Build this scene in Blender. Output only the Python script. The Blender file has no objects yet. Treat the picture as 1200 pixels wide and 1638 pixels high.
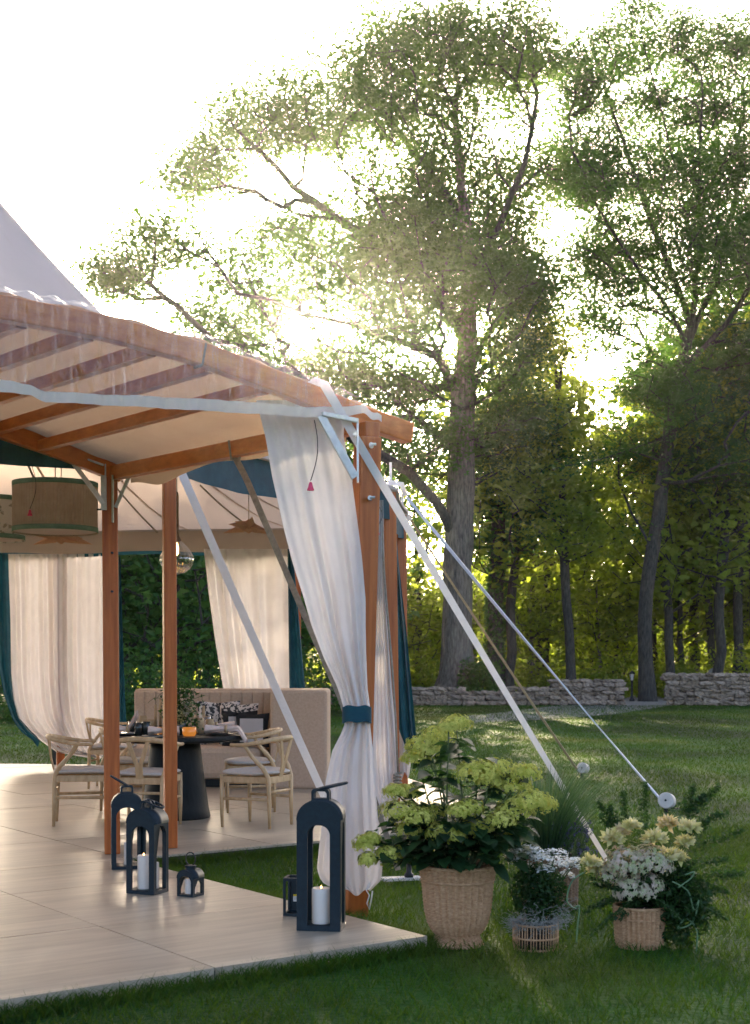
import bpy, math, random
import numpy as np
from mathutils import Vector, Matrix
random.seed(7); np.random.seed(7)
sc = bpy.context.scene
col = sc.collection
R = math.radians

# ------------------------------------------------------------------ camera
F = 2200.0           # focal length in photo pixels (1200 x 1638)
HZ = 1060.0          # horizon row
CH = 1.44            # camera height
cam_d = bpy.data.cameras.new('camera'); cam = bpy.data.objects.new('camera', cam_d); col.objects.link(cam)
cam.location = (0, 0, CH); cam.rotation_euler = (R(90), 0, 0)
cam_d.sensor_fit = 'VERTICAL'; cam_d.sensor_height = 36.0; cam_d.sensor_width = 36.0
cam_d.lens = F / 1638 * 36.0
cam_d.shift_y = (HZ - 819) / 1638
cam_d.clip_start = 0.05; cam_d.clip_end = 2000
cam_d.dof.use_dof = True; cam_d.dof.focus_distance = 10.5; cam_d.dof.aperture_fstop = 5.0
sc.camera = cam

# ------------------------------------------------------------------ sky, sun, exposure
SUN_AZ = math.atan2(-128, F); SUN_EL = R(13.2)
w = bpy.data.worlds.new('World'); sc.world = w; w.use_nodes = True
nt = w.node_tree; bg = nt.nodes['Background']
sky = nt.nodes.new('ShaderNodeTexSky'); sky.sky_type = 'NISHITA'; sky.sun_disc = False
sky.sun_elevation = SUN_EL; sky.sun_rotation = SUN_AZ
sky.air_density = 0.45; sky.dust_density = 5.0; sky.ozone_density = 0.0
nt.links.new(sky.outputs[0], bg.inputs[0]); bg.inputs[1].default_value = 0.15
sun_d = bpy.data.lights.new('sun', 'SUN'); sun = bpy.data.objects.new('sun', sun_d); col.objects.link(sun)
sun_d.energy = 5.0; sun_d.angle = R(0.55); sun_d.color = (1.0, 0.82, 0.56)
sd = Vector((math.sin(SUN_AZ) * math.cos(SUN_EL), math.cos(SUN_AZ) * math.cos(SUN_EL), math.sin(SUN_EL)))
sun.rotation_euler = sd.to_track_quat('Z', 'Y').to_euler()
sun.location = (0, 30, 40)
vs = sc.view_settings; vs.view_transform = 'Standard'; vs.look = 'None'; vs.gamma = 1.0; vs.use_curve_mapping = False
vs.exposure = 2.6
sc.render.engine = 'CYCLES'
sc.cycles.use_denoising = True
sc.cycles.max_bounces = 10; sc.cycles.transparent_max_bounces = 16; sc.cycles.transmission_bounces = 8
sc.cycles.diffuse_bounces = 4; sc.cycles.sample_clamp_indirect = 6.0
sc.cycles.caustics_reflective = False; sc.cycles.caustics_refractive = False

# ------------------------------------------------------------------ pixel helpers
def P(x, y, D): return Vector(((x - 600) / F * D, D, CH + (HZ - y) / F * D))
def G(x, y, z=0.0):
    D = F * (CH - z) / (y - HZ); return Vector(((x - 600) / F * D, D, z))
FZ = 0.07
U = Vector((.806, .592, 0)); V = Vector((-.592, .806, 0))
C0 = Vector((.2665, 6.897, 0))
def AB(a, b, z=0.0): q = C0 + U * a + V * b; return Vector((q.x, q.y, z))

# ------------------------------------------------------------------ mesh helpers
class MB:
    def __init__(s): s.v = []; s.f = []
    def add(s, vs_, fs):
        n = len(s.v); s.v += [tuple(q) for q in vs_]; s.f += [tuple(i + n for i in f) for f in fs]; return s
    def box(s, c, size, ax=None):
        c = Vector(c); X, Y, Z = ax if ax else (Vector((1,0,0)), Vector((0,1,0)), Vector((0,0,1)))
        a, b, d = size[0]/2, size[1]/2, size[2]/2
        vv = [c + X*(i*a) + Y*(j*b) + Z*(k*d) for k in (-1,1) for j in (-1,1) for i in (-1,1)]
        return s.add(vv, [(0,2,3,1),(4,5,7,6),(0,1,5,4),(1,3,7,5),(3,2,6,7),(2,0,4,6)])
    def beam(s, p0, p1, wd, ht, up=(0,0,1)):
        p0, p1 = Vector(p0), Vector(p1); d = (p1-p0); L = d.length; d.normalize()
        side = d.cross(Vector(up)); side.normalize(); u2 = side.cross(d)
        return s.box((p0+p1)/2, (L, wd, ht), (d, side, u2))
    def sweep(s, pts, wd, ht, up=(0,0,1)):
        pts = [Vector(q) for q in pts]; up = Vector(up); vv = []
        for i, q in enumerate(pts):
            d = (pts[min(i+1,len(pts)-1)] - pts[max(i-1,0)]).normalized()
            sd_ = d.cross(up).normalized(); u2 = sd_.cross(d)
            for (a, b) in ((-1,-1),(1,-1),(1,1),(-1,1)): vv.append(q + sd_*(a*wd/2) + u2*(b*ht/2))
        ff = []; n = len(pts)
        for i in range(n-1):
            for k in range(4): ff.append((i*4+k, i*4+(k+1)%4, (i+1)*4+(k+1)%4, (i+1)*4+k))
        ff.append((3,2,1,0)); m = (n-1)*4; ff.append((m,m+1,m+2,m+3))
        return s.add(vv, ff)
    def tube(s, pts, rad, n=8, cap=True):
        pts = [Vector(q) for q in pts]; m = len(pts)
        if not hasattr(rad, '__len__'): rad = [rad]*m
        ref = Vector((0,0,1)); vv = []; ff = []
        d0 = (pts[1]-pts[0]).normalized()
        if abs(d0.dot(ref)) > .95: ref = Vector((1,0,0))
        for i, q in enumerate(pts):
            d = (pts[min(i+1,m-1)] - pts[max(i-1,0)])
            if d.length < 1e-9: d = d0
            d = d.normalized()
            sd_ = d.cross(ref)
            if sd_.length < 1e-4: sd_ = d.cross(Vector((0.3,.9,.1)))
            sd_.normalize(); u2 = sd_.cross(d); ref = u2
            for k in range(n):
                t = 2*math.pi*k/n; vv.append(q + sd_*(math.cos(t)*rad[i]) + u2*(math.sin(t)*rad[i]))
        for i in range(m-1):
            for k in range(n): ff.append((i*n+k, (i+1)*n+k, (i+1)*n+(k+1)%n, i*n+(k+1)%n))
        if cap: ff.append(tuple(range(n))); ff.append(tuple((m-1)*n+k for k in reversed(range(n))))
        return s.add(vv, ff)
    def lathe(s, prof, c=(0,0,0), n=32, cap=True):
        c = Vector(c); vv = []; ff = []; m = len(prof)
        for (r, z) in prof:
            for k in range(n):
                t = 2*math.pi*k/n; vv.append(c + Vector((r*math.cos(t), r*math.sin(t), z)))
        for i in range(m-1):
            for k in range(n): ff.append((i*n+k, i*n+(k+1)%n, (i+1)*n+(k+1)%n, (i+1)*n+k))
        if cap: ff.append(tuple(reversed(range(n)))); ff.append(tuple((m-1)*n+k for k in range(n)))
        return s.add(vv, ff)
    def grid(s, fn, nu, nv, wrap=False):
        vv = [fn(i/(nu if wrap else nu-1), j/(nv-1)) for j in range(nv) for i in range(nu)]; ff = []
        for j in range(nv-1):
            for i in range(nu if wrap else nu-1):
                a = j*nu+i; b = j*nu+(i+1)%nu; ff.append((a, b, b+nu, a+nu))
        return s.add(vv, ff)
    def ring(s, outer, inner, off):
        """panel with a hole: outer and inner outlines (same count), thickness vector off"""
        n = len(outer); off = Vector(off)
        vv = [Vector(q)-off/2 for q in outer] + [Vector(q)-off/2 for q in inner] + [Vector(q)+off/2 for q in outer] + [Vector(q)+off/2 for q in inner]
        ff = []
        for k in range(n):
            l = (k+1) % n
            ff += [(k, l, n+l, n+k), (2*n+l, 2*n+k, 3*n+k, 3*n+l), (l, k, 2*n+k, 2*n+l), (n+k, n+l, 3*n+l, 3*n+k)]
        return s.add(vv, ff)

def wloc(o):
    v = Vector((0,0,0))
    while o is not None: v += o.location; o = o.parent
    return v
def link(o, parent=None):
    col.objects.link(o)
    if parent is not None: o.parent = parent
    return o
def mesh_obj(name, verts, faces, m, parent=None, smooth=False, local=False, bevel=0):
    me = bpy.data.meshes.new(name)
    if parent is not None and not local:
        L = wloc(parent); verts = [(q[0]-L.x, q[1]-L.y, q[2]-L.z) for q in verts]
    me.from_pydata([tuple(q) for q in verts], [], faces); me.update()
    if m is not None: me.materials.append(M[m] if isinstance(m, str) else m)
    if smooth: me.polygons.foreach_set('use_smooth', [True]*len(me.polygons))
    o = bpy.data.objects.new(name, me); link(o, parent)
    if bevel:
        b = o.modifiers.new('bevel', 'BEVEL'); b.width = bevel; b.segments = 2; b.limit_method = 'ANGLE'; b.angle_limit = R(40)
    return o
def part(name, mb, m, parent=None, smooth=False, local=False, bevel=0):
    return mesh_obj(name, mb.v, mb.f, m, parent, smooth, local, bevel)
def np_obj(name, v, f, m, parent=None, smooth=False):
    """numpy mesh: v (N,3) world coords, f (K,n)"""
    me = bpy.data.meshes.new(name); v = np.asarray(v, np.float32)
    if parent is not None: L = wloc(parent); v = v - np.array([L.x, L.y, L.z], np.float32)
    f = np.asarray(f, np.int32); k, n = f.shape
    me.vertices.add(len(v)); me.vertices.foreach_set('co', v.ravel())
    me.loops.add(k*n); me.loops.foreach_set('vertex_index', f.ravel())
    me.polygons.add(k); me.polygons.foreach_set('loop_start', np.arange(0, k*n, n, dtype=np.int32))
    me.polygons.foreach_set('loop_total', np.full(k, n, np.int32))
    if smooth: me.polygons.foreach_set('use_smooth', np.ones(k, bool))
    me.update(calc_edges=True); me.validate()
    me.materials.append(M[m]); o = bpy.data.objects.new(name, me); link(o, parent); return o
def tag(o, label, cat, group=None):
    o['label'] = label; o['category'] = cat
    if group: o['group'] = group
    return o
def thing(name, label, cat, loc=(0,0,0), rz=0, group=None):
    o = bpy.data.objects.new(name, None); o.empty_display_size = .1; link(o)
    o.location = loc; o.rotation_euler = (0,0,rz); return tag(o, label, cat, group)
def struct(o): o['kind'] = 'structure'; return o
def copy_tree(o, parent=None):
    c = o.copy(); col.objects.link(c); c.parent = parent
    for ch in list(o.children): copy_tree(ch, c)
    return c

# ------------------------------------------------------------------ materials
M = {}
def mat(name, c1, c2=None, rough=.6, scale=6, stretch=(1,1,1), detail=4, bump=0, bscale=None, trans=0, tcol=None,
        metal=0, spec=.4, rnd=0, island=False, ramp=(.35,.65), coat=0, bstretch=None, emit=None):
    m = bpy.data.materials.new(name); m.use_nodes = True; nt = m.node_tree; N = nt.nodes; L = nt.links
    b = N['Principled BSDF']; out = N['Material Output']
    b.inputs['Roughness'].default_value = rough; b.inputs['Metallic'].default_value = metal
    b.inputs['Specular IOR Level'].default_value = spec
    if coat: b.inputs['Coat Weight'].default_value = coat; b.inputs['Coat Roughness'].default_value = .2
    tc = N.new('ShaderNodeTexCoord'); mp = N.new('ShaderNodeMapping'); mp.inputs['Scale'].default_value = stretch
    L.new(tc.outputs['Object'], mp.inputs[0])
    csock = None
    if c2 is not None:
        nz = N.new('ShaderNodeTexNoise'); nz.inputs['Scale'].default_value = scale; nz.inputs['Detail'].default_value = detail
        nz.inputs['Roughness'].default_value = .6
        L.new(mp.outputs[0], nz.inputs['Vector'])
        fac = nz.outputs['Fac']
        if island:
            ge = N.new('ShaderNodeNewGeometry'); ma = N.new('ShaderNodeMath'); ma.operation = 'ADD'
            mu = N.new('ShaderNodeMath'); mu.operation = 'MULTIPLY_ADD'; mu.inputs[1].default_value = .55; mu.inputs[2].default_value = -.27
            L.new(ge.outputs['Random Per Island'], mu.inputs[0]); L.new(fac, ma.inputs[0]); L.new(mu.outputs[0], ma.inputs[1]); fac = ma.outputs[0]
        cr = N.new('ShaderNodeValToRGB'); cr.color_ramp.elements[0].position = ramp[0]; cr.color_ramp.elements[1].position = ramp[1]
        cr.color_ramp.elements[0].color = (*c1, 1); cr.color_ramp.elements[1].color = (*c2, 1)
        L.new(fac, cr.inputs[0]); csock = cr.outputs[0]
        if rnd:
            oi = N.new('ShaderNodeObjectInfo'); hs = N.new('ShaderNodeHueSaturation')
            mr = N.new('ShaderNodeMapRange'); mr.inputs[3].default_value = 1-rnd; mr.inputs[4].default_value = 1+rnd
            L.new(oi.outputs['Random'], mr.inputs[0]); L.new(mr.outputs[0], hs.inputs['Value']); L.new(csock, hs.inputs['Color']); csock = hs.outputs[0]
        L.new(csock, b.inputs['Base Color'])
    else: b.inputs['Base Color'].default_value = (*c1, 1)
    if bump:
        mp2 = mp
        if bstretch: mp2 = N.new('ShaderNodeMapping'); mp2.inputs['Scale'].default_value = bstretch; L.new(tc.outputs['Object'], mp2.inputs[0])
        n2 = N.new('ShaderNodeTexNoise'); n2.inputs['Scale'].default_value = bscale or scale*3; n2.inputs['Detail'].default_value = 5
        L.new(mp2.outputs[0], n2.inputs['Vector'])
        bp = N.new('ShaderNodeBump'); bp.inputs['Strength'].default_value = bump; bp.inputs['Distance'].default_value = .02
        L.new(n2.outputs['Fac'], bp.inputs['Height']); L.new(bp.outputs[0], b.inputs['Normal'])
    if trans:
        t = N.new('ShaderNodeBsdfTranslucent'); mx = N.new('ShaderNodeMixShader'); mx.inputs[0].default_value = trans
        if tcol is not None: t.inputs[0].default_value = (*tcol, 1)
        elif csock: L.new(csock, t.inputs[0])
        else: t.inputs[0].default_value = (*c1, 1)
        if tcol is not None and csock:
            # tint by the same variation
            mc = N.new('ShaderNodeMix'); mc.data_type = 'RGBA'; mc.inputs[0].default_value = .35
            mc.inputs[6].default_value = (*tcol, 1); L.new(csock, mc.inputs[7]); L.new(mc.outputs[2], t.inputs[0])
        L.new(b.outputs[0], mx.inputs[1]); L.new(t.outputs[0], mx.inputs[2]); L.new(mx.outputs[0], out.inputs[0])
    if emit: b.inputs['Emission Color'].default_value = (*emit[0], 1); b.inputs['Emission Strength'].default_value = emit[1]
    M[name] = m; return m

mat('wood', (.31,.066,.009), (.56,.160,.030), rough=.42, scale=3, stretch=(12,12,.6), detail=8, bump=.2, bscale=8, ramp=(.25,.72))
mat('wood_beam', (.42,.098,.012), (.68,.220,.042), rough=.42, scale=2.5, stretch=(3,3,9), ramp=(.25,.72), detail=6, bump=.1, bscale=8)
mat('oak', (.46,.295,.145), (.60,.42,.23), rough=.5, scale=4, stretch=(6,6,2), bump=.06)
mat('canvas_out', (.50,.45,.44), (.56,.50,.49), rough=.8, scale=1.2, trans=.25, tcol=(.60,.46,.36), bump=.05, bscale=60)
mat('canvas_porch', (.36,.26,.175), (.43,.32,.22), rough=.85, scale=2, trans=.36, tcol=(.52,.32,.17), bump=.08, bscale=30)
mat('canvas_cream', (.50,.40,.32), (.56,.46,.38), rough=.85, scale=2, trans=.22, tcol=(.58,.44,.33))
mat('teal', (.007,.050,.075), (.012,.075,.105), rough=.8, scale=8, trans=.2, tcol=(.02,.12,.16), bump=.1, bscale=40)
mat('linen', (.70,.665,.64), (.78,.745,.72), rough=.9, scale=5, trans=.38, tcol=(.76,.70,.67), bump=.08, bscale=120)
mat('hem', (.84,.80,.74), (.88,.84,.78), rough=.8, scale=30, stretch=(1,1,.2), trans=.5, tcol=(.9,.86,.82), bump=.2, bscale=30)
mat('strap', (.82,.80,.79), (.88,.86,.85), rough=.7, trans=.4, tcol=(.85,.82,.8), scale=30, bump=.1, bscale=80)
mat('strap_blue', (.60,.60,.66), (.72,.72,.76), rough=.6, scale=30)
mat('rope_tan', (.36,.25,.13), (.48,.35,.20), rough=.8, scale=50, bump=.2)
mat('strap_grey', (.24,.20,.15), (.34,.29,.22), rough=.7, scale=40, bump=.1)
mat('galv', (.46,.46,.44), (.60,.60,.57), rough=.42, metal=.75, scale=20, bump=.05)
mat('brass_plate', (.36,.33,.22), (.48,.44,.32), rough=.5, metal=.5, scale=20)
mat('black_metal', (.0025,.011,.018), (.004,.017,.026), rough=.45, spec=.35, scale=40, bump=.06, bscale=300)
mat('iron', (.015,.016,.017), (.03,.03,.03), rough=.5, scale=20)
mat('wax', (.78,.74,.66), (.84,.80,.72), rough=.55, scale=10, trans=.2, tcol=(.9,.7,.5))
mat('flame', (1,.6,.2), emit=((1,.50,.14), 3))
mat('wick', (.02,.02,.02), rough=.9)
mat('black_wood', (.005,.008,.009), (.010,.014,.015), rough=.55, spec=.25, scale=6, stretch=(8,8,1), bump=.05)
mat('seat_fab', (.48,.42,.36), (.55,.49,.43), rough=.95, scale=60, bump=.08, bscale=200)
mat('sofa_fab', (.48,.355,.25), (.55,.415,.30), rough=.95, scale=40, bump=.08, bscale=150)
mat('shade_stripe', (.42,.32,.23), (.52,.41,.30), rough=.9, scale=8, trans=.3, tcol=(.5,.36,.24))
mat('shade_trim', (.12,.20,.13), (.16,.25,.17), rough=.9, scale=10)
mat('paper_star', (.50,.30,.18), (.58,.36,.22), rough=.9, scale=6, trans=.4, tcol=(.7,.42,.25))
mat('pink', (.62,.05,.12), (.75,.09,.18), rough=.8, scale=60)
mat('wicker', (.42,.225,.105), (.60,.365,.20), rough=.65, scale=40, bump=.25, bscale=160, stretch=(1,1,3))
mat('wicker_dark', (.20,.11,.06), (.32,.20,.11), rough=.65, scale=30, bump=.2)
mat('soil', (.02,.014,.009), (.04,.028,.018), rough=1, scale=30, bump=.5)
mat('moss_grey', (.22,.22,.19), (.34,.33,.29), rough=1, scale=20)
mat('hyd_leaf', (.007,.030,.011), (.020,.060,.016), rough=.5, scale=3, island=True, trans=.28, tcol=(.10,.24,.035), spec=.4, ramp=(.3,.75))
mat('hyd_bloom', (.42,.44,.045), (.82,.75,.19), rough=.8, scale=14, island=True, trans=.3, tcol=(.55,.65,.22), ramp=(.3,.7))
mat('stem', (.05,.09,.03), (.09,.13,.05), rough=.7, scale=12)
mat('reed', (.030,.080,.035), (.075,.150,.055), rough=.55, scale=4, island=True, trans=.3, tcol=(.14,.26,.06))
mat('lavender', (.06,.055,.14), (.13,.11,.24), rough=.8, scale=30, island=True)
mat('yarrow', (.74,.75,.70), (.86,.86,.82), rough=.8, scale=20, island=True, trans=.2)
mat('scape', (.09,.18,.09), (.16,.26,.12), rough=.5, scale=10)
mat('fern', (.009,.036,.010), (.028,.080,.016), rough=.6, scale=3, island=True, trans=.3, tcol=(.10,.24,.03))
mat('rose_peach', (.68,.54,.22), (.84,.70,.44), rough=.75, scale=10, island=True, trans=.3)
mat('rose', (.62,.60,.22), (.84,.76,.44), rough=.75, scale=10, island=True, trans=.3, tcol=(.8,.62,.3))
mat('pink_hyd', (.44,.50,.24), (.68,.54,.44), rough=.8, scale=11, island=True, trans=.25, ramp=(.3,.7))
mat('stone', (.13,.095,.07), (.40,.31,.225), rough=.9, scale=4, bump=.5, bscale=9, rnd=.30)
mat('rubble', (.03,.028,.026), (.06,.055,.05), rough=1, scale=5)
mat('bark', (.045,.036,.028), (.22,.185,.145), rough=.95, scale=7, stretch=(2.2,2.2,.42), detail=8, bump=1, bscale=9, ramp=(.3,.68))
mat('bark_dark', (.016,.014,.012), (.085,.075,.06), rough=.95, scale=8, stretch=(2.4,2.4,.5), detail=8, bump=1, bscale=10, ramp=(.3,.7))
mat('leaf_oak', (.012,.062,.018), (.040,.105,.022), rough=.6, spec=.2, scale=.35, island=True, trans=.5, tcol=(.17,.30,.03), ramp=(.25,.75))
mat('leaf_right', (.014,.060,.018), (.040,.100,.022), rough=.6, spec=.2, scale=.35, island=True, trans=.5, tcol=(.14,.32,.03), ramp=(.25,.75))
mat('leaf_wood', (.042,.115,.020), (.125,.20,.028), rough=.6, spec=.2, scale=.3, island=True, trans=.6, tcol=(.55,.66,.05), ramp=(.25,.75))
mat('leaf_deep', (.016,.070,.022), (.048,.120,.030), rough=.6, spec=.2, scale=.5, island=True, trans=.45, tcol=(.20,.38,.06), ramp=(.25,.75))
mat('glass_dark', (.02,.025,.022), rough=.08, spec=.7)
mat('plate_dark', (.02,.028,.032), rough=.25, spec=.6)
mat('plate_pale', (.62,.60,.57), rough=.3)
mat('napkin', (.66,.50,.41), (.76,.60,.50), rough=.9, scale=30, bump=.15)
mat('straw', (.42,.27,.13), (.52,.36,.20), rough=.8, scale=30)
mat('amber', (.20,.10,.012), rough=.15, spec=.6, emit=((1,.32,.05), .08))
mat('cap_wood', (.58,.52,.46), (.68,.62,.56), rough=.7, scale=10, bump=.05)
mat('label_white', (.78,.78,.76), rough=.6)
mat('label_yellow', (.75,.52,.02), rough=.6)
mat('lamp_glass', (.5,.48,.42), rough=.2)
mat('gravestone', (.20,.19,.18), (.30,.29,.27), rough=.9, scale=3, bump=.4)
mat('gravel', (.15,.14,.125), (.30,.28,.26), rough=1, scale=22, bump=.6, bscale=60, ramp=(.3,.7))

def clear_glass(name, tint=(1,1,1), base=.04, gain=.5, rough=.03, bump=0, bscale=20, stretch=(1,1,1), milk=0, milkcol=(.8,.8,.8)):
    m = bpy.data.materials.new(name); m.use_nodes = True; nt = m.node_tree; N = nt.nodes; L = nt.links
    N.remove(N['Principled BSDF']); out = N['Material Output']
    tr = N.new('ShaderNodeBsdfTransparent'); tr.inputs[0].default_value = (*tint, 1)
    gl = N.new('ShaderNodeBsdfGlossy'); gl.inputs['Roughness'].default_value = rough
    lw = N.new('ShaderNodeLayerWeight'); lw.inputs[0].default_value = gain
    mr = N.new('ShaderNodeMapRange'); mr.inputs[3].default_value = base; mr.inputs[4].default_value = .9
    L.new(lw.outputs['Facing'], mr.inputs[0])
    mx = N.new('ShaderNodeMixShader'); L.new(mr.outputs[0], mx.inputs[0]); L.new(tr.outputs[0], mx.inputs[1]); L.new(gl.outputs[0], mx.inputs[2])
    if bump:
        tc = N.new('ShaderNodeTexCoord'); mp = N.new('ShaderNodeMapping'); mp.inputs['Scale'].default_value = stretch
        nz = N.new('ShaderNodeTexNoise'); nz.inputs['Scale'].default_value = bscale; nz.inputs['Detail'].default_value = 4
        bp = N.new('ShaderNodeBump'); bp.inputs['Strength'].default_value = bump; bp.inputs['Distance'].default_value = .05
        L.new(tc.outputs['Object'], mp.inputs[0]); L.new(mp.outputs[0], nz.inputs['Vector']); L.new(nz.outputs['Fac'], bp.inputs['Height'])
        L.new(bp.outputs[0], gl.inputs['Normal']); L.new(bp.outputs[0], lw.inputs['Normal'])
    last = mx
    if milk:
        df = N.new('ShaderNodeBsdfTranslucent'); df.inputs[0].default_value = (*milkcol, 1)
        m2 = N.new('ShaderNodeMixShader'); m2.inputs[0].default_value = milk
        L.new(mx.outputs[0], m2.inputs[1]); L.new(df.outputs[0], m2.inputs[2]); last = m2
    L.new(last.outputs[0], out.inputs[0]); M[name] = m
clear_glass('vinyl', tint=(.96,.94,.92), base=.03, gain=.14, rough=.14, bump=.9, bscale=8, stretch=(2.6,2.6,.45), milk=.03, milkcol=(.85,.74,.62))
clear_glass('glass', tint=(.95,.94,.90), base=.06, gain=.45, rough=.02)

# lawn: greens with dry patches
def lawn_mat(name, blades):
    m = bpy.data.materials.new(name); m.use_nodes = True; nt = m.node_tree; N = nt.nodes; L = nt.links
    b = N['Principled BSDF']; out = N['Material Output']; b.inputs['Roughness'].default_value = .75 if not blades else .5
    b.inputs['Specular IOR Level'].default_value = .12
    tc = N.new('ShaderNodeTexCoord'); n1 = N.new('ShaderNodeTexNoise'); n1.inputs['Scale'].default_value = .22; n1.inputs['Detail'].default_value = 5
    L.new(tc.outputs['Object'], n1.inputs['Vector'])
    cr = N.new('ShaderNodeValToRGB'); e = cr.color_ramp.elements
    k = 1.0 if blades else .95
    e[0].position = .40; e[0].color = (.004*k,.029*k,.006*k,1); e[1].position = .72; e[1].color = (.150*k,.150*k,.030*k,1)
    q = e.new(.54); q.color = (.024*k,.086*k,.010*k,1)
    L.new(n1.outputs['Fac'], cr.inputs[0]); c = cr.outputs[0]
    if blades:
        ge = N.new('ShaderNodeNewGeometry'); mr = N.new('ShaderNodeMapRange'); mr.inputs[3].default_value = .55; mr.inputs[4].default_value = 1.35
        L.new(ge.outputs['Random Per Island'], mr.inputs[0]); hs = N.new('ShaderNodeHueSaturation')
        L.new(mr.outputs[0], hs.inputs['Value']); L.new(c, hs.inputs['Color']); c = hs.outputs[0]
        t = N.new('ShaderNodeBsdfTranslucent'); mx = N.new('ShaderNodeMixShader'); mx.inputs[0].default_value = .4
        mc = N.new('ShaderNodeMix'); mc.data_type = 'RGBA'; mc.inputs[0].default_value = .45; mc.inputs[7].default_value = (.20,.32,.02,1)
        L.new(c, mc.inputs[6]); L.new(mc.outputs[2], t.inputs[0])
        L.new(b.outputs[0], mx.inputs[1]); L.new(t.outputs[0], mx.inputs[2]); L.new(mx.outputs[0], out.inputs[0])
    else:
        n2 = N.new('ShaderNodeTexNoise'); n2.inputs['Scale'].default_value = 25; n2.inputs['Detail'].default_value = 5
        L.new(tc.outputs['Object'], n2.inputs['Vector'])
        mr = N.new('ShaderNodeMapRange'); mr.inputs[3].default_value = .75; mr.inputs[4].default_value = 1.25
        L.new(n2.outputs['Fac'], mr.inputs[0]); hs = N.new('ShaderNodeHueSaturation')
        L.new(mr.outputs[0], hs.inputs['Value']); L.new(c, hs.inputs['Color']); c = hs.outputs[0]
        bp = N.new('ShaderNodeBump'); bp.inputs['Strength'].default_value = .8; bp.inputs['Distance'].default_value = .05
        L.new(n2.outputs['Fac'], bp.inputs['Height']); L.new(bp.outputs[0], b.inputs['Normal'])
    L.new(c, b.inputs['Base Color']); M[name] = m
lawn_mat('lawn', False); lawn_mat('blade', True)

# laminate floor boards: grain runs along U
def floor_mat():
    m = bpy.data.materials.new('floor_board'); m.use_nodes = True; nt = m.node_tree; N = nt.nodes; L = nt.links
    b = N['Principled BSDF']; b.inputs['Specular IOR Level'].default_value = .5
    tc = N.new('ShaderNodeTexCoord'); mp = N.new('ShaderNodeMapping'); mp.inputs['Rotation'].default_value = (0,0,-math.atan2(U.y,U.x))
    oi = N.new('ShaderNodeObjectInfo'); ad = N.new('ShaderNodeVectorMath'); ad.operation = 'ADD'
    L.new(tc.outputs['Object'], mp.inputs[0]); L.new(mp.outputs[0], ad.inputs[0])
    sc3 = N.new('ShaderNodeVectorMath'); sc3.operation = 'SCALE'; sc3.inputs['Scale'].default_value = 37
    cx = N.new('ShaderNodeCombineXYZ'); L.new(oi.outputs['Random'], cx.inputs[0]); L.new(cx.outputs[0], sc3.inputs[0]); L.new(sc3.outputs[0], ad.inputs[1])
    mp2 = N.new('ShaderNodeMapping'); mp2.inputs['Scale'].default_value = (.8, 9, 1); L.new(ad.outputs[0], mp2.inputs[0])
    nz = N.new('ShaderNodeTexNoise'); nz.inputs['Scale'].default_value = 2.2; nz.inputs['Detail'].default_value = 7; nz.inputs['Roughness'].default_value = .65
    L.new(mp2.outputs[0], nz.inputs['Vector'])
    cr = N.new('ShaderNodeValToRGB'); e = cr.color_ramp.elements; e[0].position = .3; e[0].color = (.28,.225,.155,1); e[1].position = .7; e[1].color = (.49,.42,.32,1)
    L.new(nz.outputs['Fac'], cr.inputs[0])
    hs = N.new('ShaderNodeHueSaturation'); mr = N.new('ShaderNodeMapRange'); mr.inputs[3].default_value = .88; mr.inputs[4].default_value = 1.08
    sx = N.new('ShaderNodeSeparateXYZ'); L.new(ad.outputs[0], sx.inputs[0]); fm = N.new('ShaderNodeMath'); fm.operation = 'MULTIPLY'; fm.inputs[1].default_value = 6.2
    L.new(sx.outputs[1], fm.inputs[0]); fl = N.new('ShaderNodeMath'); fl.operation = 'FLOOR'; L.new(fm.outputs[0], fl.inputs[0])
    ad2 = N.new('ShaderNodeMath'); ad2.operation = 'MULTIPLY_ADD'; ad2.inputs[1].default_value = 91.0; L.new(oi.outputs['Random'], ad2.inputs[0]); L.new(fl.outputs[0], ad2.inputs[2])
    wn = N.new('ShaderNodeTexWhiteNoise'); wn.noise_dimensions = '1D'; L.new(ad2.outputs[0], wn.inputs['W']); L.new(wn.outputs['Value'], mr.inputs[0]); L.new(mr.outputs[0], hs.inputs['Value']); L.new(cr.outputs[0], hs.inputs['Color'])
    L.new(hs.outputs[0], b.inputs['Base Color'])
    r2 = N.new('ShaderNodeMapRange'); r2.inputs[3].default_value = .22; r2.inputs[4].default_value = .42; L.new(nz.outputs['Fac'], r2.inputs[0]); L.new(r2.outputs[0], b.inputs['Roughness'])
    bp = N.new('ShaderNodeBump'); bp.inputs['Strength'].default_value = .08; bp.inputs['Distance'].default_value = .004
    L.new(nz.outputs['Fac'], bp.inputs['Height']); L.new(bp.outputs[0], b.inputs['Normal'])
    M['floor_board'] = m
floor_mat()
# ================================================================== the setting
g = MB(); g.box((0, 180, -.5), (900, 800, 1.0)); go = part('ground', g, 'lawn'); struct(go)
pth = []
pl = [(700,1150),(800,1140),(870,1131),(930,1125),(985,1120.5),(1000,1117),(1020,1110)]
pr = [(760,1156),(880,1150),(985,1142),(1055,1131),(1085,1127),(1062,1118),(1058,1110)]
g = MB(); n = len(pl)
vv = [G(x, y, .006) for x, y in pl] + [G(x, y, .006) for x, y in pr]
g.add(vv, [(i, n+i, n+i+1, i+1) for i in range(n-1)]); po = part('gravel_path', g, 'gravel'); struct(po)

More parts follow.
